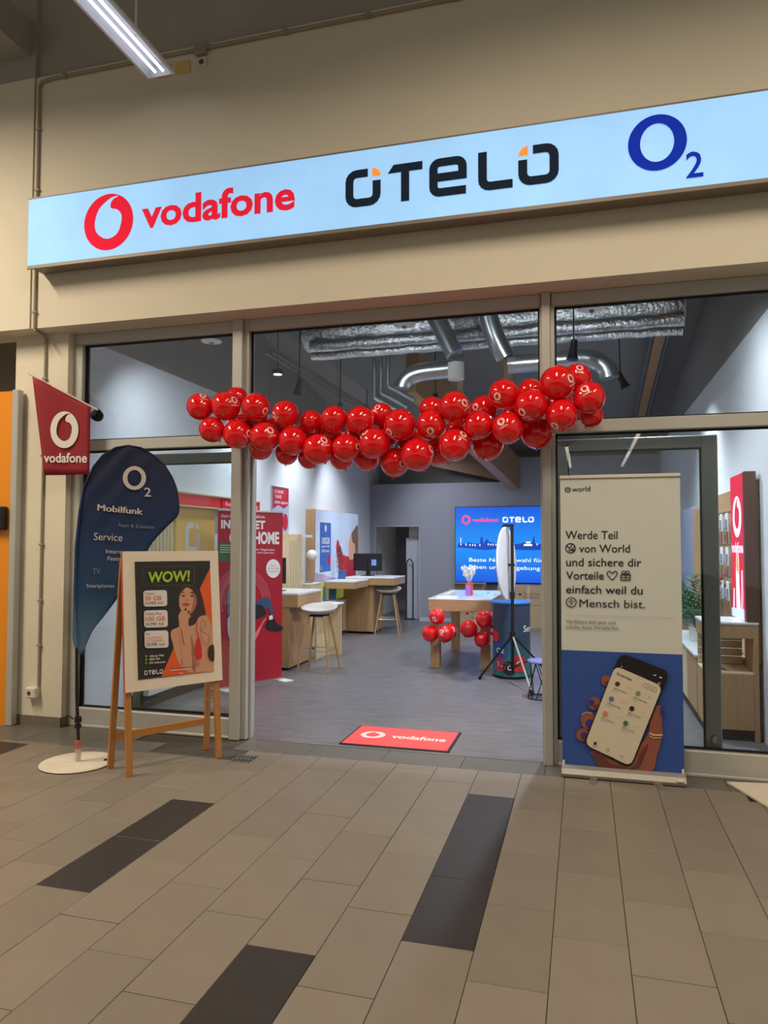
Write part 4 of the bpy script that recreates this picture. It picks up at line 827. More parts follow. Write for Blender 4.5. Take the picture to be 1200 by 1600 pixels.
p.emblem(*SK(233, 250), .092, .095, sr); p.text('vodafone', SK(310, 274), SK(636, 274), .078, sr, weight=.03); p.flush('red_logo', t)
p.otelo(*SK(690, 285), *SK(1072, 218), sw, sw, t=.25); p.flush('white_logo', t)
p.poly(ell(-.52, 2.09, .085, .085, 30), sw, [ell(-.52, 2.09, .055, .06, 30)]); p.text('2', (-.43, 1.98), (-.385, 1.98), .075, sw); p.flush('white_logo', t)
p.poly([SK(*q) for q in [(97, 590), (125, 580), (130, 545), (160, 540), (165, 470), (176, 470), (180, 545), (230, 548), (262, 525), (330, 545), (410, 540), (412, 465), (445, 465), (448, 545), (480, 500), (492, 478), (520, 520), (600, 540), (700, 540), (900, 545), (980, 520), (1050, 530), (1068, 450), (1078, 450), (1082, 540), (1180, 550), (1400, 540), (1760, 560), (1760, 620), (900, 620), (600, 610), (470, 625), (300, 605)]], sd); p.flush('dark_skyline', t)
p.poly([SK(*q) for q in smoothp([(97, 640), (300, 620), (520, 635), (720, 600), (1000, 625), (1760, 610), (1760, 640), (1100, 660), (700, 640), (400, 665)], 3)], sm)
for q in ((160, 490), (160, 520), (160, 555), (225, 560), (275, 565), (310, 565), (340, 568), (400, 565), (505, 555), (535, 560), (565, 560), (600, 560), (715, 540), (1105, 555)): a_, b_ = SK(*q); p.rect(a_, b_ - .012, a_ + .018, b_ + .025, sl)
for q in ((950, 570, 1050, 548), (975, 540, 1030, 518)): p.rect(*SK(q[0], q[1]), *SK(q[2], q[3]), sl)
tag(p.flush('window_lights', t), kind='stuff')
p.text('Beste Netzauswahl für', SK(270, 765), SK(1182, 765), .078, sw, weight=.0); p.flush('white_line', t); p.text('Essen und Umgebung', SK(268, 850), SK(1145, 862), .078, sw, weight=.0); p.flush('white_line', t)

# cardboard boxes
cardb = M('cardboard', (172, 148, 118), rough=.8, var=.05, scale=4); cardw = M('cardboard_pale', (196, 178, 150), rough=.8)
def carton(x0, x1, y0, y1, z0, z1, lb, txt=None, flap=False):
    t = thing('cardboard_box', ((x0 + x1) / 2, (y0 + y1) / 2, z0), lb, 'box'); MB().bbox(x0, x1, y0, y1, z0, z1, b=.004).build('carton', cardb, t)
    box((x0 + x1) / 2 - .025, (x0 + x1) / 2 + .025, y0 - .0012, y0, z0 + .02, z1 - .005).build('tape', cardw, t)
    if flap: MB().add([(x0, y0, z1), (x1, y0, z1), (x1 + .02, y0 - .22, z1 + .03), (x0 - .02, y0 - .22, z1 + .03), (x0, y0, z1 - .004), (x1, y0, z1 - .004), (x1 + .02, y0 - .22, z1 + .026), (x0 - .02, y0 - .22, z1 + .026)], [(0, 1, 2, 3), (7, 6, 5, 4), (0, 4, 5, 1), (1, 5, 6, 2), (2, 6, 7, 3), (3, 7, 4, 0)]).build('flap', cardw, t)
    if txt:
        q = Print((x0, y0, z0), (1, 0, 0), (0, 0, 1), (0, -1, 0), ydown=False, lift=.0015); w_ = x1 - x0
        for k, s_ in enumerate(txt): q.text(s_, (w_ * .38, (z1 - z0) * (.52 - .16 * k)), (w_ * .38 + .036 * len(s_), (z1 - z0) * (.52 - .16 * k)), .05, dk); q.flush('printed_line', t)
        q.poly(ell(w_ * .3, (z1 - z0) * .56, .03, .02, 12), printk); q.flush('printed_mark', t)
carton(-2.42, -1.58, 13.95, 14.45, .0, .46, 'low cardboard box under the table in front of the back wall', ('Tools for', 'Humanity'))
carton(-2.43, -1.86, 14.02, 14.5, .46, .82, 'open cardboard box with raised flap below the screen', None, True)
carton(-1.60, -1.42, 14.05, 14.5, 0, .80, 'narrow cardboard box standing between two cartons')
carton(-1.40, -.62, 14.0, 14.5, .44, .80, 'upper cardboard box with print behind the drum counter', ('Tools for', 'Humanity'))
carton(-1.40, -.62, 14.0, 14.5, 0, .435, 'lower cardboard box behind the drum counter')

# table with touch surface
t = thing('display_table', (-1.55, 10.1, 0), 'oak display table with white illuminated top', 'table')
MB().bbox(-1.95, -1.14, 9.28, 11.0, .74, .885).build('apron', oakx, t)
MB().bbox(-1.955, -1.135, 9.275, 11.005, .885, .905, b=.004).build('top', M('white_glossy_top', (226, 232, 240), rough=.12, var=.01), t)
for x, y in ((-1.93, 9.32), (-1.28, 9.32), (-1.93, 10.84), (-1.28, 10.84)): MB().bbox(x, x + .12, y, y + .12, 0, .74).build('leg', oak, t)
cyan = M('device_cyan', (150, 214, 236), rough=.2, emis=.15); 
for i, (x, y, w_, d_, lb) in enumerate(((-1.88, 9.4, .28, .2, 'thin white tablet at the front of the table'), (-1.62, 10.3, .3, .3, 'pale blue tablet behind the vase'), (-1.33, 9.9, .16, .34, 'pale blue tablet at the right edge of the table'))):
    tt = thing('tablet', (x + w_ / 2, y + d_ / 2, .905), lb, 'tablet'); MB().bbox(x, x + w_, y, y + d_, .905, .913, b=.003).build('body', white if i == 0 else alud, tt); box(x + .012, x + w_ - .012, y + .012, y + d_ - .012, .913, .914).build('glass_face', white if i == 0 else cyan, tt)
t = thing('phone_holder', (-1.80, 9.95, .905), 'small white phone holder at the back left of the table', 'holder')
MB().bar((-1.86, 9.9, .91), (-1.72, 10.0, .96), .03, .012).build('cradle', white, t); MB().cyl((-1.80, 9.94, .905), (-1.78, 9.96, .94), .012, 8).build('stem', white, t)
t = thing('flower_vase', (-1.51, 9.9, .905), 'coral vase of white dried flowers on the table', 'vase')
MB().lathe([(.0001, 0), (.045, 0), (.055, .05), (.05, .13), (.06, .17), (.055, .175), (.04, .13), (.0001, .13)], (-1.51, 9.9, .905), 20).build('vase', M('coral_glaze', (226, 84, 92), rough=.3), t, smooth=50)
MB().bbox(-1.545, -1.485, 9.80, 9.812, .905, 1.05, b=.003).build('violet_card', M('violet_card', (160, 110, 214), rough=.5), t)
wf = M('dried_white', (232, 228, 226), rough=.8)
for k in range(13):
    a = k * 2.4; l_ = .2 + .06 * random.random(); tip = Vector((-1.51 + math.cos(a) * .11 * random.uniform(.4, 1.1), 9.9 + math.sin(a) * .1, 1.06 + l_)); mb = MB().tube([(-1.51, 9.9, 1.03), ((-1.51 + tip.x) / 2, (9.9 + tip.y) / 2, 1.16), tip], .003, 5)
    for j in range(5): c_ = Vector((-1.51, 9.9, 1.05)).lerp(tip, .55 + .1 * j); mb.sphere(c_ + Vector((random.uniform(-.02, .02), random.uniform(-.02, .02), 0)), .013, 6, 5, sz=1.4)
    mb.build('flower_stem', wf, t, smooth=True)

# drum counter
t = thing('drum_counter', (-.86, 9.03, 0), 'round promotional drum counter with blue top', 'counter')
dn = M('drum_print', (50, 56, 84), rough=.45, var=.03, scale=2); nt = dn.node_tree; bs = nt.nodes['Principled BSDF']; tcn = nt.nodes.new('ShaderNodeTexCoord'); sp = nt.nodes.new('ShaderNodeSeparateXYZ'); rp = nt.nodes.new('ShaderNodeValToRGB'); nt.links.new(tcn.outputs['Object'], sp.inputs[0]); nt.links.new(sp.outputs[2], rp.inputs[0]); e = rp.color_ramp.elements; e[0].color = col(40, 126, 124); e[1].color = col(56, 60, 88); x_ = e.new(.45); x_.color = col(44, 66, 88); nt.links.new(rp.outputs[0], bs.inputs['Base Color'])
DC = Vector((-.86, 9.03, 0)); DR = .228
MB().lathe([(.0001, .03), (DR, .03), (DR, .89), (.0001, .89)], tuple(DC), 40).build('drum', dn, t, smooth=40)
MB().lathe([(.0001, .89), (DR + .012, .89), (DR + .014, .905), (DR + .006, .915), (.0001, .915)], tuple(DC), 40).build('top', M('drum_top_blue', (44, 120, 206), rough=.4), t, smooth=40)
MB().lathe([(.0001, .0), (DR - .01, .0), (DR + .004, .012), (DR + .002, .03), (.0001, .03)], tuple(DC), 40).build('foot', black, t, smooth=40)
def on_drum(a, z, d=.002): return DC + Vector((math.sin(a) * (DR + d), -math.cos(a) * (DR + d), z))
def badge(a0, z0, r, m, name, d=.002, txt=None, tw=None, tm_=None):
    mb = MB(); ring_ = [on_drum(a0 + r / DR * math.cos(2 * PI * i / 24), z0 + r * math.sin(2 * PI * i / 24), d) for i in range(24)] + [on_drum(a0, z0, d)]
    o = mb.add(ring_, [(i, (i + 1) % 24, 24) for i in range(24)]).build(name, m, t)
    if txt:
        vs, fs = text_geo(txt, .01); xm = max(v[0] for v in vs); k = tw / xm
        MB().add([on_drum(a0 + (v[0] * k - tw / 2) / DR, z0 - .3 * k + v[1] * k, d + .0015) for v in vs], fs).build('printed_word', tm_ or printw, o)
badge(-.55, .33, .105, M('badge_blue', (38, 66, 156), rough=.4), 'badge', .002, 'O2', .11); badge(-.55, .17, .085, M('badge_magenta', (188, 36, 70), rough=.4), 'badge', .003, 'T..', .09); badge(-.02, .13, .085, M('badge_black', (30, 28, 34), rough=.4), 'badge', .004, 'C', .05)
badge(.5, .18, .10, red, 'badge', .005, 'O', .07); badge(-.9, .5, .07, red, 'badge')
vs, fs = text_geo('Service', .01); MB().add([on_drum(.75 + v[0] * .11 / DR, .56 + v[1] * .11, .003) for v in vs], fs).build('printed_word', printw, t)

# light stand with oval reflector
t = thing('reflector_stand', (-.80, 8.55, 0), 'black tripod stand holding a white oval reflector disc', 'light stand')
SC = Vector((-.80, 8.55, 0)); topz = 1.83
MB().tube([SC + Vector((0, 0, .14)), SC + Vector((0, 0, topz))], .019, 10).build('pole', black, t, smooth=40)
MB().tube([SC + Vector((0, 0, .52)), SC + Vector((0, 0, .60))], .035, 12).tube([SC + Vector((0, 0, .18)), SC + Vector((0, 0, .22))], .03, 12).tube([SC + Vector((0, 0, .98)), SC + Vector((0, 0, 1.06))], .028, 12).build('collar', black, t, smooth=40)
for (fx, fy), m_ in (((-1.21, 8.70), black), ((-.55, 8.02), steel), ((-.36, 8.92), black)):
    f_ = Vector((fx, fy, .015)); lg = MB().tube([SC + Vector((0, 0, .56)), f_], .013, 8).build('leg', m_, t, smooth=40); MB().tube([SC + Vector((0, 0, .2)), (SC + Vector((0, 0, .56))).lerp(f_, .55)], .008, 6).build('brace', black, lg); MB().tube([f_ + (SC - f_) * .04 + Vector((0, 0, .02)), f_ - Vector((0, 0, .01))], .02, 8).build('rubber_foot', rubber, lg)
MB().bar(SC + Vector((-.10, 0, topz)), SC + Vector((.02, 0, topz)), .035, .03).bar(SC + Vector((-.10, 0, topz)), SC + Vector((-.10, 0, topz - .07)), .03, .03).build('bracket', black, t); MB().bar(SC + Vector((-.1, 0, 1.37)), SC + Vector((.03, 0, 1.37)), .02, .03).build('clamp_arm', black, t)
RC = SC + Vector((-.065, -.01, 1.385)); ra = Vector((.16, 1, 0)).normalized(); rb = Vector((-.03, 0, 1)).normalized(); rn = ra.cross(rb); mb = MB(); g = []
for k in range(40): a = 2 * PI * k / 40; g.append((math.cos(a), math.sin(a)))
v = []
for dd, sc in ((-.012, .97), (-.004, 1.0), (.004, 1.0), (.012, .97)): v += [RC + ra * x * .42 * sc + rb * y * .43 * sc + rn * dd for x, y in g]
f = [(r_ * 40 + i, r_ * 40 + (i + 1) % 40, (r_ + 1) * 40 + (i + 1) % 40, (r_ + 1) * 40 + i) for r_ in range(3) for i in range(40)] + [tuple(range(39, -1, -1)), tuple(120 + i for i in range(40))]
mb.add(v, f).build('reflector_disc', M('reflector_white', (222, 224, 230), rough=.5), t, smooth=30)
MB().tube([RC + ra * .0 + rb * .43 + rn * .014, RC - rb * .43 + rn * .014], .005, 6).build('strut', tm, t)

# small wire stool by the right post
t = thing('wire_side_table', (-.43, 7.85, 0), 'low black wire side table with violet top beside the tripod', 'side table')
MB().lathe([(.0001, .375), (.15, .375), (.155, .385), (.15, .395), (.0001, .395)], (-.43, 7.85, 0), 28).build('top', M('violet_top', (128, 132, 190), rough=.4), t, smooth=40)
for k in range(6): a = k * PI / 3; MB().tube([(-.43 + .12 * math.cos(a), 7.85 + .12 * math.sin(a), .375), (-.43 + .15 * math.cos(a + .9), 7.85 + .15 * math.sin(a + .9), .006)], .005, 6).build('wire_leg', black, t); MB().tube([(-.43 + .12 * math.cos(a), 7.85 + .12 * math.sin(a), .375), (-.43 + .15 * math.cos(a - .9), 7.85 + .15 * math.sin(a - .9), .006)], .005, 6).build('wire_leg', black, t)
MB().tube([(-.43 + .15 * math.cos(k * PI / 12), 7.85 + .15 * math.sin(k * PI / 12), .008) for k in range(25)], .006, 6).build('wire_ring', black, t)

# bar stools
seatm = M('stool_shell', (190, 184, 178), rough=.5, var=.02)
def make_stool(x, y, lb):
    t = thing('bar_stool', (x, y, 0), lb, 'stool', 'bar stools at the counters')
    mb = MB(); n = 28; prof = [(.02, .0), (.10, .004), (.16, .025), (.20, .06), (.225, .10)]; v = []; f = []
    for r_, h in prof:
        for k in range(n): a = 2 * PI * k / n; back = .5 + .5 * math.sin(a); v.append((x + r_ * 1.06 * math.cos(a), y + r_ * .95 * math.sin(a), .715 + h * (.55 + .75 * back)))
    for i in range(len(prof) - 1):
        for k in range(n): f.append((i * n + k, i * n + (k + 1) % n, (i + 1) * n + (k + 1) % n, (i + 1) * n + k))
    f.append(tuple(range(n - 1, -1, -1))); o = mb.add(v, f).build('seat_shell', seatm, t, smooth=True); so = o.modifiers.new('s', 'SOLIDIFY'); so.thickness = .012
    MB().bbox(x - .1, x + .1, y - .1, y + .1, .69, .712).build('seat_frame', black, t)
    for sx in (-1, 1):
        for sy_ in (-1, 1): MB().tube([(x + sx * .105, y + sy_ * .105, .70), (x + sx * .215, y + sy_ * .215, .0)], [.019, .012], 8).build('leg', oak, t, smooth=40)
    q = .172; MB().tube([(x - q, y - q, .27), (x + q, y - q, .27), (x + q, y + q, .27), (x - q, y + q, .27), (x - q, y - q, .27)], .006, 6).build('foot_ring', steel, t)
    return t
s1 = make_stool(-3.25, 8.72, 'grey shell bar stool with wooden legs beside the red banner'); s2 = copy_tree(s1); s2.location = (-3.37, 12.55, 0); s2.rotation_euler = (0, 0, .15); s2['label'] = 'grey shell bar stool with wooden legs at the far monitor desk'

# counters on the left
wtop = M('white_laminate', (226, 228, 232), rough=.3, var=.01)
t = thing('service_counter', (-3.9, 9.0, 0), 'oak service counter with white top behind the red banner', 'counter')
MB().bbox(-4.09, -3.49, 8.6, 9.45, .955, .985, b=.004).build('top', wtop, t); MB().bbox(-4.09, -3.495, 8.605, 9.445, .80, .955, b=.003).build('apron', oakx, t)
MB().bbox(-4.09, -3.62, 8.62, 8.68, .03, .80, b=.003).build('front_panel', oak, t); MB().bbox(-3.66, -3.62, 8.68, 9.4, .03, .80, b=.003).build('side_panel', oak, t); MB().box(-4.08, -3.66, 8.66, 9.4, 0, .03).build('plinth', rubber, t)
t = thing('low_desk', (-3.5, 9.3, 0), 'low pale desk wing with white top by the first stool', 'desk')
MB().bbox(-3.62, -3.36, 9.46, 10.05, .735, .76, b=.004).build('top', wtop, t); MB().bbox(-3.61, -3.58, 9.5, 10.0, 0, .735, b=.003).build('panel', oakl, t); MB().bbox(-3.58, -3.38, 9.98, 10.0, 0, .735, b=.003).build('end_panel', oakl, t)
t = thing('monitor', (-3.83, 8.95, .985), 'black monitor on the oak service counter', 'monitor')
MB().bar((-3.94, 8.9, 1.08), (-3.95, 8.92, 1.42), .3, .03, up=(0, 1, 0)).build('screen', black, t); MB().bar((-3.93, 8.95, .99), (-3.93, 8.95, 1.15), .05, .03).build('stand', black, t); MB().bbox(-4.02, -3.83, 8.82, 9.02, .985, .995, b=.003).build('foot', black, t)
t = thing('monitor_counter', (-3.7, 12.6, 0), 'angled oak monitor desk with white top near the back wall', 'counter')
MB().bbox(-4.1, -3.2, 12.3, 13.15, .985, 1.01, b=.004).build('top', wtop, t); MB().bbox(-4.095, -3.205, 12.305, 13.145, .87, .985, b=.003).build('apron', oakx, t)
MB().bbox(-4.19, -3.66, 11.5, 12.295, .955, .98, b=.004).build('wing_top', wtop, t); MB().bbox(-4.185, -3.665, 11.505, 12.29, .85, .955, b=.003).build('wing_apron', oakx, t)
MB().bbox(-4.16, -3.60, 12.4, 13.05, .04, .87, b=.004).build('body', oak, t); MB().box(-4.1, -3.64, 12.45, 13.0, 0, .04).build('plinth', rubber, t)
t = thing('double_monitor', (-3.84, 12.8, 1.01), 'pair of black monitors seen from behind on the far desk', 'monitor')
for x in (-4.10, -3.825): MB().bbox(x, x + .27, 12.79, 12.82, 1.10, 1.42, b=.006).build('screen', black, t)
MB().bbox(-3.87, -3.79, 12.83, 12.86, 1.01, 1.3).build('stand', black, t); MB().bbox(-3.95, -3.72, 12.74, 12.92, 1.01, 1.02, b=.003).build('foot', black, t)
MB().box(-3.75, -3.66, 12.785, 12.79, 1.2, 1.31).build('blue_sticker', M('sticker_blue', (120, 160, 210)), t)
for i, (x, y, z, lb) in enumerate(((-3.98, 11.75, .98, 'blue brochure holder on the desk wing'), (-4.2, 11.45, .62, 'tilted dark blue brochure holder on the low cabinet'), (-4.15, 11.75, .62, 'upright dark blue brochure holder on the low cabinet'))):
    t = thing('brochure_holder', (x, y, z), lb, 'brochure'); MB().bar((x, y, z), (x + (-.05 if i == 1 else .01), y + .03, z + (.17 if i == 0 else .26)), .13, .025, up=(0, 1, 0)).build('brochures', M('brochure_blue', (62, 92, 156), var=.25, scale=12), t); MB().bbox(x - .07, x + .07, y - .03, y + .05, z, z + .02, b=.003).build('stand', white, t)
t = thing('low_cabinet', (-4.2, 11.3, 0), 'low oak cabinet with white top under the picture wall', 'cabinet')
MB().bbox(-4.34, -4.03, 10.75, 12.2, .598, .62, b=.004).build('top', wtop, t); MB().bbox(-4.34, -4.04, 10.76, 12.19, .09, .598, b=.003).build('body', oakx, t); MB().box(-4.3, -4.1, 10.8, 12.1, 0, .09).build('plinth', rubber, t)
t = thing('artificial_tree', (-4.08, 11.95, .98), 'slim conical artificial tree on the desk wing', 'plant')
MB().cyl((-4.08, 11.95, .98), (-4.08, 11.95, 1.12), .008, 8).build('trunk', M('bark', (96, 72, 52), rough=.8), t)
mb = MB(); leafm = M('dark_leaf', (52, 74, 50), rough=.7, var=.25, scale=40)
for k in range(420): z = random.random(); a = random.uniform(0, 2 * PI); r_ = .085 * math.sin(PI * (z * .85 + .12)) * random.uniform(.4, 1.1); c_ = Vector((-4.08 + r_ * math.cos(a), 11.95 + r_ * math.sin(a), 1.08 + z * .48)); d = Vector((math.cos(a), math.sin(a), .6)) * .025; s_ = Vector((-math.sin(a), math.cos(a), 0)) * .008; mb.add([c_ - s_, c_ + s_, c_ + d], [(0, 1, 2)])
tag(mb.build('foliage', leafm, t), kind='stuff')
# pale shelf tower with globe lamp
t = thing('shelf_tower', (-4.2, 10.2, 0), 'pale birch shelf tower against the left wall', 'shelf')
for k in range(6): MB().bbox(-4.34, -4.10, 9.76 + k * .09, 9.82 + k * .09, 0, 1.66 + (.09 if k > 2 else 0), b=.003).build('slat', oakl, t)
MB().bbox(-4.34, -4.12, 10.30, 10.75, 1.70, 1.74, b=.003).build('top_shelf', wtop, t); MB().bbox(-4.34, -4.3, 10.3, 10.75, .5, 1.70, b=.003).build('back_panel', white, t)
t = thing('side_cabinet', (-4.15, 10.4, 0), 'small birch cabinet carrying the globe lamp', 'cabinet'); MB().bbox(-4.29, -3.98, 10.35, 10.75, .04, .98, b=.004).build('body', oakl, t); MB().bbox(-4.295, -3.975, 10.345, 10.755, .98, 1.0, b=.003).build('top', wtop, t); MB().box(-4.28, -4.0, 10.37, 10.73, 0, .04).build('plinth', rubber, t)
t = thing('globe_lamp', (-4.05, 10.5, 1.0), 'white globe lamp on a slim stand', 'lamp'); MB().sphere((-4.02, 10.45, 1.43), .085, 24, 14).build('globe', white, t, smooth=True); MB().cyl((-4.1, 10.5, 1.0), (-4.1, 10.5, 1.5), .008, 8).bbox(-4.16, -4.04, 10.44, 10.56, 1.0, 1.012, b=.003).build('stand', steel, t); MB().tube([(-4.1, 10.5, 1.5), (-4.03, 10.46, 1.51)], .006, 6).build('arm', steel, t)
# picture wall unit
t = thing('picture_unit', (-4.28, 12.2, 0), 'tall picture light box with meadow and red hooded figure', 'light box')
MB().bbox(-4.355, -4.21, 11.05, 13.42, .62, 2.17, b=.004).build('cabinet', oak, t)
sky = M('picture_sky', (176, 190, 214), emis=.35, var=.10, scale=2.5); box(-4.21, -4.207, 11.1, 13.41, .63, 2.165).build('sky_sheet', sky, t)
p = Print((-4.207, 11.1, .63), (0, 1, 0), (0, 0, 1), (1, 0, 0), ydown=False, lift=.001)
p.poly([(0, 0), (2.3, 0), (2.3, .22), (1.2, .28), (0, .36)], M('picture_meadow', (168, 172, 74), emis=.3, var=.3, scale=14)); p.poly([(0, .36), (1.2, .28), (1.2, .34), (0, .5)], M('picture_lavender', (164, 148, 176), emis=.25, var=.2, scale=14)); p.flush('meadow_print', t)
p.poly(smoothp([(1.05, 1.0), (1.02, .86), (1.15, .60), (1.3, .2), (2.1, .2), (2.15, .5), (1.95, .72), (1.6, .74), (1.35, .8), (1.2, .96), (1.12, 1.04)]), M('picture_red', (172, 44, 56), emis=.25, var=.15, scale=8)); p.flush('figure_print', t)
p.poly(smoothp([(1.75, .70), (1.72, .95), (1.85, 1.15), (2.05, 1.2), (2.2, 1.1), (2.2, .8), (2.0, .68)]), M('picture_skin', (206, 160, 136), emis=.25, var=.08)); p.poly(smoothp([(1.95, 1.0), (1.9, 1.15), (2.05, 1.24), (2.28, 1.3), (2.3, .8), (2.15, .75), (2.1, .95)]), M('picture_hair', (120, 92, 76), emis=.2, var=.1)); p.flush('head_print', t)
t = thing('blue_poster', (-4.19, 11.5, 1.1), 'narrow blue tariff poster on the picture light box', 'poster')
box(-4.203, -4.199, 11.25, 11.85, 1.10, 1.99).build('white_sheet', printw, t); 
p = Print((-4.199, 11.25, 1.10), (0, 1, 0), (0, 0, 1), (1, 0, 0), ydown=False, lift=.001)
p.rect(.03, .03, .57, .86, M('poster_blue', (58, 98, 176), emis=.2, var=.06)); p.flush('blue_field', t)
for a_ in (('100GB', (.12, .50), (.5, .50), .11), ('statt 50 GB', (.1, .44), (.5, .44), .035), ('10GB mehr', (.1, .36), (.5, .36), .05)): p.text(*a_, printw, .02); p.flush('printed_line', t)
p.poly(ell(.46, .22, .07, .09, 20), red); p.flush('red_spot', t); p.poly(ell(.3, .76, .05, .06, 12), printw); p.ring(.1, .1, .03, .03, .012, printw, 14); p.flush('printed_logo', t)
# poster on the left wall
t = thing('framed_poster', (-4.35, 9.97, 1.615), 'framed red and pale blue tariff poster on the left wall', 'poster')
MB().bbox(-4.358, -4.335, 9.66, 10.28, 1.61, 2.45, b=.003).build('frame', steel, t); box(-4.335, -4.333, 9.68, 10.26, 1.63, 2.43).build('sheet', M('poster_paleblue', (178, 190, 212), var=.12, scale=6), t)
p = Print((-4.333, 9.68, 1.63), (0, 1, 0), (0, 0, 1), (1, 0, 0), ydown=False, lift=.001); pr = M('poster_crimson', (196, 40, 66), var=.06)
p.poly([(0, .8), (.58, .8), (.58, .56), (.4, .5), (.2, .55), (0, .48)], pr); p.flush('red_field', t); p.poly(ell(.46, .3, .10, .13, 24), pr); p.flush('red_spot', t)
for k, s_ in enumerate(('5G SMART', 'TARIFE', 'jetzt sparen')): p.text(s_, (.06, .72 - .075 * k), (.06 + .042 * len(s_), .72 - .075 * k), .05, printw, .01); p.flush('printed_line', t)
p.emblem(.5, .08, .05, .055, pr); p.flush('printed_emblem', t)
# wall shelving with red header on the left
t = thing('shelving_unit', (-4.25, 7.4, 0), 'oak wall shelving with red header boards behind the left window', 'shelving')
for k in range(10): MB().bbox(-4.355, -4.29, 6.32 + k * .068, 6.37 + k * .068, .6, 2.02, b=.003).build('slat', oakl, t)
MB().bbox(-4.355, -4.22, 6.3, 9.05, 2.02, 2.04, b=.003).build('lower_rail', oakl, t); MB().bbox(-4.355, -4.22, 6.3, 9.05, 2.165, 2.185, b=.003).build('upper_rail', oakl, t)
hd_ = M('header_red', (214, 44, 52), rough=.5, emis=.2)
for y0, y1 in ((6.3, 7.94), (7.99, 9.05)): MB().box(-4.355, -4.24, y0, y1, 2.04, 2.165).build('header_board', hd_, t)
p = Print((-4.24, 7.99, 2.04), (0, 1, 0), (0, 0, 1), (1, 0, 0), ydown=False, lift=.001); p.text('Kasse und Beratung', (.08, .04), (.98, .04), .05, printw, .01); p.flush('printed_line', t)
MB().bbox(-4.355, -4.12, 6.3, 9.0, .12, .56, b=.004).build('drawer_base', white, t); MB().bbox(-4.355, -4.10, 6.28, 9.02, .56, .585, b=.004).build('worktop', wtop, t); MB().box(-4.35, -4.16, 6.3, 9.0, 0, .12).build('plinth', rubber, t)
t = thing('yellow_panel', (-4.27, 7.45, .6), 'yellow wall panel with white logo behind the left window', 'panel')
MB().bbox(-4.355, -4.28, 7.03, 7.88, .6, 2.015, b=.003).build('board', M('panel_yellow', (222, 178, 86), rough=.5, var=.03, scale=3, emis=.08), t)
p = Print((-4.28, 7.03, .6), (0, 1, 0), (0, 0, 1), (1, 0, 0), ydown=False, lift=.001)
p.line([(.36, 1.22), (.26, 1.22), (.22, 1.18), (.22, .98), (.26, .94), (.42, .94), (.46, .98), (.46, 1.13)], .07, printw); p.poly([(.40, 1.18), (.40, 1.255), (.45, 1.23), (.48, 1.18)], printw); p.flush('white_logo', t); p.otelo(.18, .80, .50, .86, printw, printw); p.flush('white_word', t)

# red roll-up banner
t = thing('rollup_banner', (-3.68, 7.65, 0), 'tall red roll-up banner with a seated figure behind the left entrance post', 'banner')
Ra, Rb = Vector((-3.90, 7.25, .03)), Vector((-3.47, 8.05, .03)); RU = (Rb - Ra).normalized(); RN = Vector((RU.y, -RU.x, 0)); rw = (Rb - Ra).length; rh = 1.95
rred = M('rollup_crimson', (172, 22, 42), rough=.45, var=.12, scale=1.2)
slab(Ra, RU, Vector((0, 0, 1)), RN, 0, rw, 0, rh, -.002, 0).build('sheet', rred, t); slab(Ra, RU, Vector((0, 0, 1)), RN, -.005, rw + .005, rh, rh + .02, -.012, .012).build('top_rail', steel, t); slab(Ra, RU, Vector((0, 0, 1)), RN, -.005, rw + .005, -.03, .0, -.05, .03).build('cassette', steel, t)
for u in (.02, rw - .08): slab(Ra, RU, Vector((0, 0, 1)), RN, u, u + .13, -.03, -.022, -.16, .16).build('foot', white, t)
p = Print(Ra, RU, (0, 0, 1), RN, homog([(340.8, 799), (441.4, 803), (439.8, 1058), (338, 1076)], [(0, rh), (rw, rh), (rw, 0), (0, 0)]), lift=.001)
p.zt = lambda x, y: (340 + x / 4, 720 + y / 4)
for a_ in (('Dein Home. Dein Vodafone.', (24, 358), (296, 364), 20), ('INTERNET', (22, 424), (296, 430), 50), ('HOME', (228, 520), (382, 522), 72), ('@', (72, 505), (150, 512), 60), ('5G mit dem GigaCube', (150, 562), (355, 566), 12), ('entdecken und staunen.', (150, 582), (352, 584), 12)): p.text(*a_, printw, .04 if a_[3] > 40 else .01); p.flush('printed_line', t)
p.poly(ell(345, 677, 44, 58, 28), printw); p.flush('white_spot', t)
for k, s_ in enumerate(('jetzt', 'hier im Shop', 'entdecken!')): p.text(s_, (345 - 3.1 * len(s_), 662 + 18 * k), (345 + 3.1 * len(s_), 662 + 18 * k), 10, red); p.flush('printed_line', t)
glow = M('print_glow_pink', (236, 120, 130), rough=.5, var=0); 
for k in range(5): p.line([(150 + (130 + 11 * k) * math.cos(a), 880 + (150 + 14 * k) * math.sin(a)) for a in [PI * (.85 + .028 * j) for j in range(42)]], 3.5, glow); p.flush('light_streak', t)
for k in range(4): p.line([(300 - 6 * k, 985 + 6 * k), (250, 1060 + 8 * k), (210, 1120 + 12 * k)], 7, glow); p.flush('light_streak', t)
jean = M('print_denim', (58, 78, 112), rough=.5, var=.15, scale=20); shirt = M('print_shirt', (84, 112, 142), rough=.5, var=.12, scale=20)
p.poly(smoothp([(60, 900), (62, 820), (90, 775), (150, 765), (200, 800), (210, 900), (170, 990), (90, 985), (58, 960)]), shirt); p.poly(smoothp([(100, 900), (200, 900), (290, 855), (325, 870), (345, 960), (330, 975), (305, 920), (230, 990), (215, 1060), (120, 1050)]), jean); p.poly(smoothp([(215, 915), (270, 905), (300, 960), (240, 990), (215, 985)]), printk)
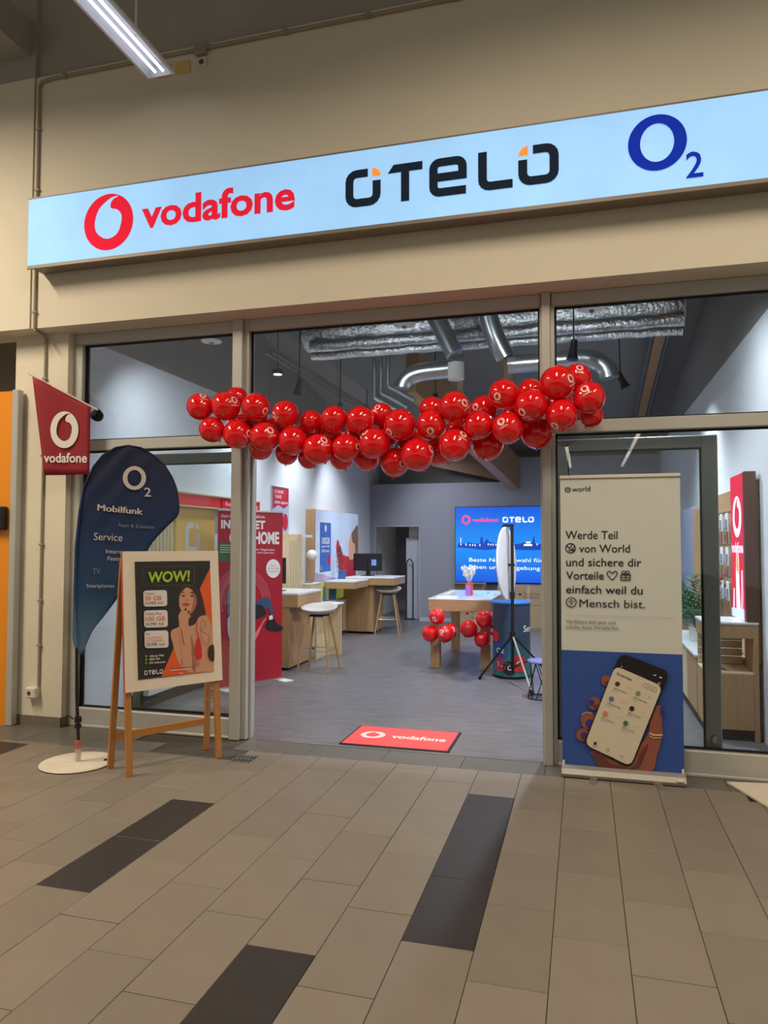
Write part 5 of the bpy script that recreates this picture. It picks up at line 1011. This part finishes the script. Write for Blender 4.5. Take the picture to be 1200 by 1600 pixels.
p.poly(smoothp([(310, 1000), (345, 985), (370, 1020), (402, 1040), (395, 1062), (340, 1066), (300, 1050)]), printk); p.poly(smoothp([(62, 985), (108, 978), (112, 1090), (85, 1112), (64, 1090)]), M('print_device', (190, 196, 208), rough=.4, var=.03)); p.poly([(316, 972), (338, 966), (342, 990), (320, 998)], printw); p.flush('figure_print', t)
p.text('VODAFONE', (66, 1338), (210, 1340), 26, printw, .02); p.flush('printed_line', t)

# right hand wall units
t = thing('corner_cabinet', (1.2, 7.2, 0), 'oak display cabinet with open niche behind the right window', 'cabinet')
yF = 6.6
MB().bbox(.98, 1.345, yF, 6.64, .09, .545, b=.003).build('end_panel', oak, t); MB().bbox(.97, 1.385, yF, 7.08, .84, .955, b=.003).build('upper_box', oak, t); MB().bbox(.965, 1.388, yF - .005, 7.085, .955, .975, b=.003).build('upper_top', wtop, t)
MB().bbox(1.345, 1.385, yF, 6.94, .0, .84, b=.003).build('niche_side', oak, t); MB().bbox(.975, 1.345, yF, 7.05, .545, .56, b=.002).build('niche_floor', oakl, t)
for k in range(4): MB().bbox(.98, 1.344, 7.05, 7.07, .565 + k * .068, .628 + k * .068, b=.002).build('back_slat', oakl, t)
MB().bbox(.96, 1.385, 7.09, 9.03, .60, .625, b=.004).build('lower_top', wtop, t)
for k in range(3): MB().bbox(.975, 1.38, 7.10 + k * .64, 7.73 + k * .64, .10, .60, b=.004).build('drawer_block', oakl if k % 2 else oak, t)
MB().bbox(.98, 1.38, 6.64, 7.08, .09, .545, b=.002).build('body', oak, t); MB().box(1.0, 1.36, 6.64, 9.0, 0, .09).build('plinth', rubber, t)
tag(MB().tube([(1.14, 6.68, .567), (1.12, 6.8, .566), (1.10, 6.95, .567)], .007, 6).build('pen', black, smooth=40), 'black pen lying in the cabinet niche', 'pen')
t = thing('red_light_box', (1.3, 6.7, .975), 'tall red light box with white emblem on the right wall unit', 'light box')
brown = M('dark_walnut', (98, 62, 48), rough=.4, var=.08, stretch=(10, 10, .7), scale=3)
MB().bbox(1.295, 1.388, 6.60, 6.66, .976, 2.23, b=.004).build('end_panel', brown, t); MB().box(1.30, 1.388, 6.66, 7.18, .976, 2.225).build('case', brown, t)
box(1.295, 1.30, 6.66, 7.18, .978, 2.222).build('lit_sheet', M('lightbox_red', (196, 20, 50), emis=.8, var=.05, scale=2), t)
p = Print((1.295, 7.185, .98), (0, -1, 0), (0, 0, 1), (-1, 0, 0), ydown=False, lift=.001); lw = M('lightbox_white', (232, 214, 240), emis=.9, var=0)
p.emblem(.28, .88, .18, .18, lw); p.flush('white_emblem', t); p.text('vodafone', (.03, .57), (.51, .57), .09, lw, .03); p.flush('white_word', t)
p.poly(smoothp([(.22, .0), (.2, .3), (.22, .52), (.28, .62), (.33, .52), (.34, .3), (.36, 0)]), lw); p.poly(smoothp([(.22, .45), (.28, .6), (.32, .45), (.3, .38)]), M('lightbox_orange', (244, 150, 60), emis=.8, var=0)); p.flush('figure_print', t)
for k in range(3): p.line([(.38 + .035 * k, .02), (.42 + .035 * k, .2), (.44 + .02 * k, .42)], .014, lw); p.line([(.06 + .03 * k, .02), (.10 + .02 * k, .25)], .014, lw)
p.poly([(0, 0), (.53, 0), (.53, .10), (0, .07)], M('lightbox_lilac', (190, 200, 236), emis=.8, var=.1)); p.flush('light_trail', t)
t = thing('accessory_rack', (1.4, 8.0, .9), 'oak accessory wall panel behind the red light box', 'panel'); MB().bbox(1.39, 1.418, 6.66, 8.6, .63, 2.14, b=.003).build('board', oakx, t)
for z in (1.30, 1.62, 1.94): MB().cyl((1.385, 6.98, z), (1.385, 8.58, z), .006, 6).build('rail', steel, t)
packm = [M('pack_white', (222, 226, 232), var=.1, scale=30), M('pack_grey', (150, 156, 166), var=.2, scale=30), M('pack_blue', (108, 150, 200), var=.2, scale=30)]
pk0 = thing('accessory_pack', (1.34, 7.0, 1.1), 'small carded accessory pack hanging on the oak wall', 'accessory', 'packs on the accessory wall')
MB().bbox(1.30, 1.312, 6.99, 7.09, 1.10, 1.27, b=.003).build('card', packm[0], pk0); MB().bbox(1.285, 1.30, 7.005, 7.075, 1.12, 1.21, b=.004).build('blister', packm[1], pk0); MB().cyl((1.30, 7.04, 1.262), (1.385, 7.04, 1.275), .003, 5).build('hook', steel, pk0)
first = True
for z in (0, .32, .64):
    for k in range(9):
        o = pk0 if first else copy_tree(pk0); first = False; o.location = Vector((1.34 - (.0 if k % 2 else .02), 7.27 + k * .14, 1.1 + z)); o['label'] = 'carded accessory pack, %s from the red light box in the %s row' % (ORD[k], {0: 'bottom', .32: 'middle', .64: 'top'}[z])
ob_ = thing('display_unit', (1.3, 9.6, 0), 'grey and oak display unit farther back on the right wall', 'display'); MB().bbox(1.24, 1.415, 9.05, 9.12, .63, 2.02, b=.004).build('oak_end', oak, ob_); MB().bbox(1.23, 1.415, 9.12, 10.6, .63, 2.05, b=.004).build('lit_side', M('unit_lilac', (150, 152, 172), rough=.4, var=.06), ob_); MB().box(1.25, 1.40, 9.12, 10.6, .0, .63).build('base', oak, ob_)
# palm
t = thing('potted_palm', (1.13, 8.1, .625), 'green palm in a pot on the right hand cabinet', 'plant')
MB().lathe([(.0001, 0), (.07, 0), (.09, .14), (.085, .14), (.07, .12), (.0001, .12)], (1.13, 8.1, .625), 20).build('pot', white, t, smooth=50)
pm = M('palm_green', (58, 104, 62), rough=.5, var=.2, scale=30)
for k in range(13):
    a = k * 2.39; ln = random.uniform(.45, .8); hz = random.uniform(.35, .85); mb = MB(); pts = []
    for i in range(11): s_ = i / 10; pts.append(Vector((1.11 + math.cos(a) * ln * .38 * s_, 8.1 + math.sin(a) * ln * .9 * s_, .74 + hz * (1.7 * s_ - 1.0 * s_ * s_))))
    mb.tube(pts, [.006 - .0005 * i for i in range(11)], 5)
    for i in range(2, 11):
        for j in (0, .5):
            c_ = pts[i - 1].lerp(pts[i], j); d = (pts[i] - pts[i - 1]).normalized(); sd_ = d.cross(Vector((0, 0, 1))).normalized()
            for sg in (-1, 1): e_ = c_ + sd_ * sg * .17 * (1.1 - i / 14) + d * .12 - Vector((0, 0, .03)); m__ = c_.lerp(e_, .45); w_ = d * .011; mb.add([c_, m__ - w_, e_, m__ + w_], [(0, 1, 2, 3)])
    for v_i in range(len(mb.v)): x_, y_, z_ = mb.v[v_i]; mb.v[v_i] = (min(x_, 1.39 - .01 * random.random()), y_, max(z_, .66))
    mb.build('frond', pm, t)
t = thing('red_leaf_branch', (1.05, 7.2, .625), 'vase with dark red leaf branches on the right cabinet', 'plant')
MB().lathe([(.0001, 0), (.035, 0), (.045, .08), (.02, .2), (.024, .22), (.0001, .2)], (1.08, 7.2, .625), 16).build('vase', M('vase_pink', (190, 90, 120), rough=.3), t, smooth=50)
rl = M('dark_red_leaf', (110, 30, 40), rough=.5, var=.2)
for k in range(5):
    a = -2.6 + k * .9; tip = Vector((1.08 + math.cos(a) * .16, 7.2 + math.sin(a) * .22, 1.30 + .12 * random.random())); mb = MB().tube([(1.08, 7.2, .83), ((1.08 + tip.x) / 2, (7.2 + tip.y) / 2, 1.1), tip], .0025, 5)
    for i in range(7): c_ = Vector((1.08, 7.2, .95)).lerp(tip, .3 + i * .11); e_ = c_ + Vector((random.uniform(-.06, .06), random.uniform(-.06, .06), .035)); m__ = c_.lerp(e_, .5); w_ = Vector((0, .006, .012)); mb.add([c_, m__ - w_, e_, m__ + w_], [(0, 1, 2, 3)])
    mb.build('branch', rl, t)
# stockroom clutter behind the door opening
tag(MB().tube([(-3.62, 14.98, .02), (-3.62, 14.98, 1.15)] + bend((-3.62, 14.98, 1.18), (-3.55, 14.98, 1.36), (-3.48, 14.98, 1.18), 8) + [(-3.48, 14.98, 1.15), (-3.48, 14.98, .02)], .012, 8).bar((-3.66, 14.98, .01), (-3.44, 14.98, .01), .1, .02).build('hand_truck', black, smooth=40), 'black hand truck frame in the back door opening', 'hand truck')
tag(MB().bbox(-3.62, -3.36, 15.2, 15.5, 1.72, 1.98, b=.005).build('storage_box', white), 'white storage box on top of the pale locker', 'box')
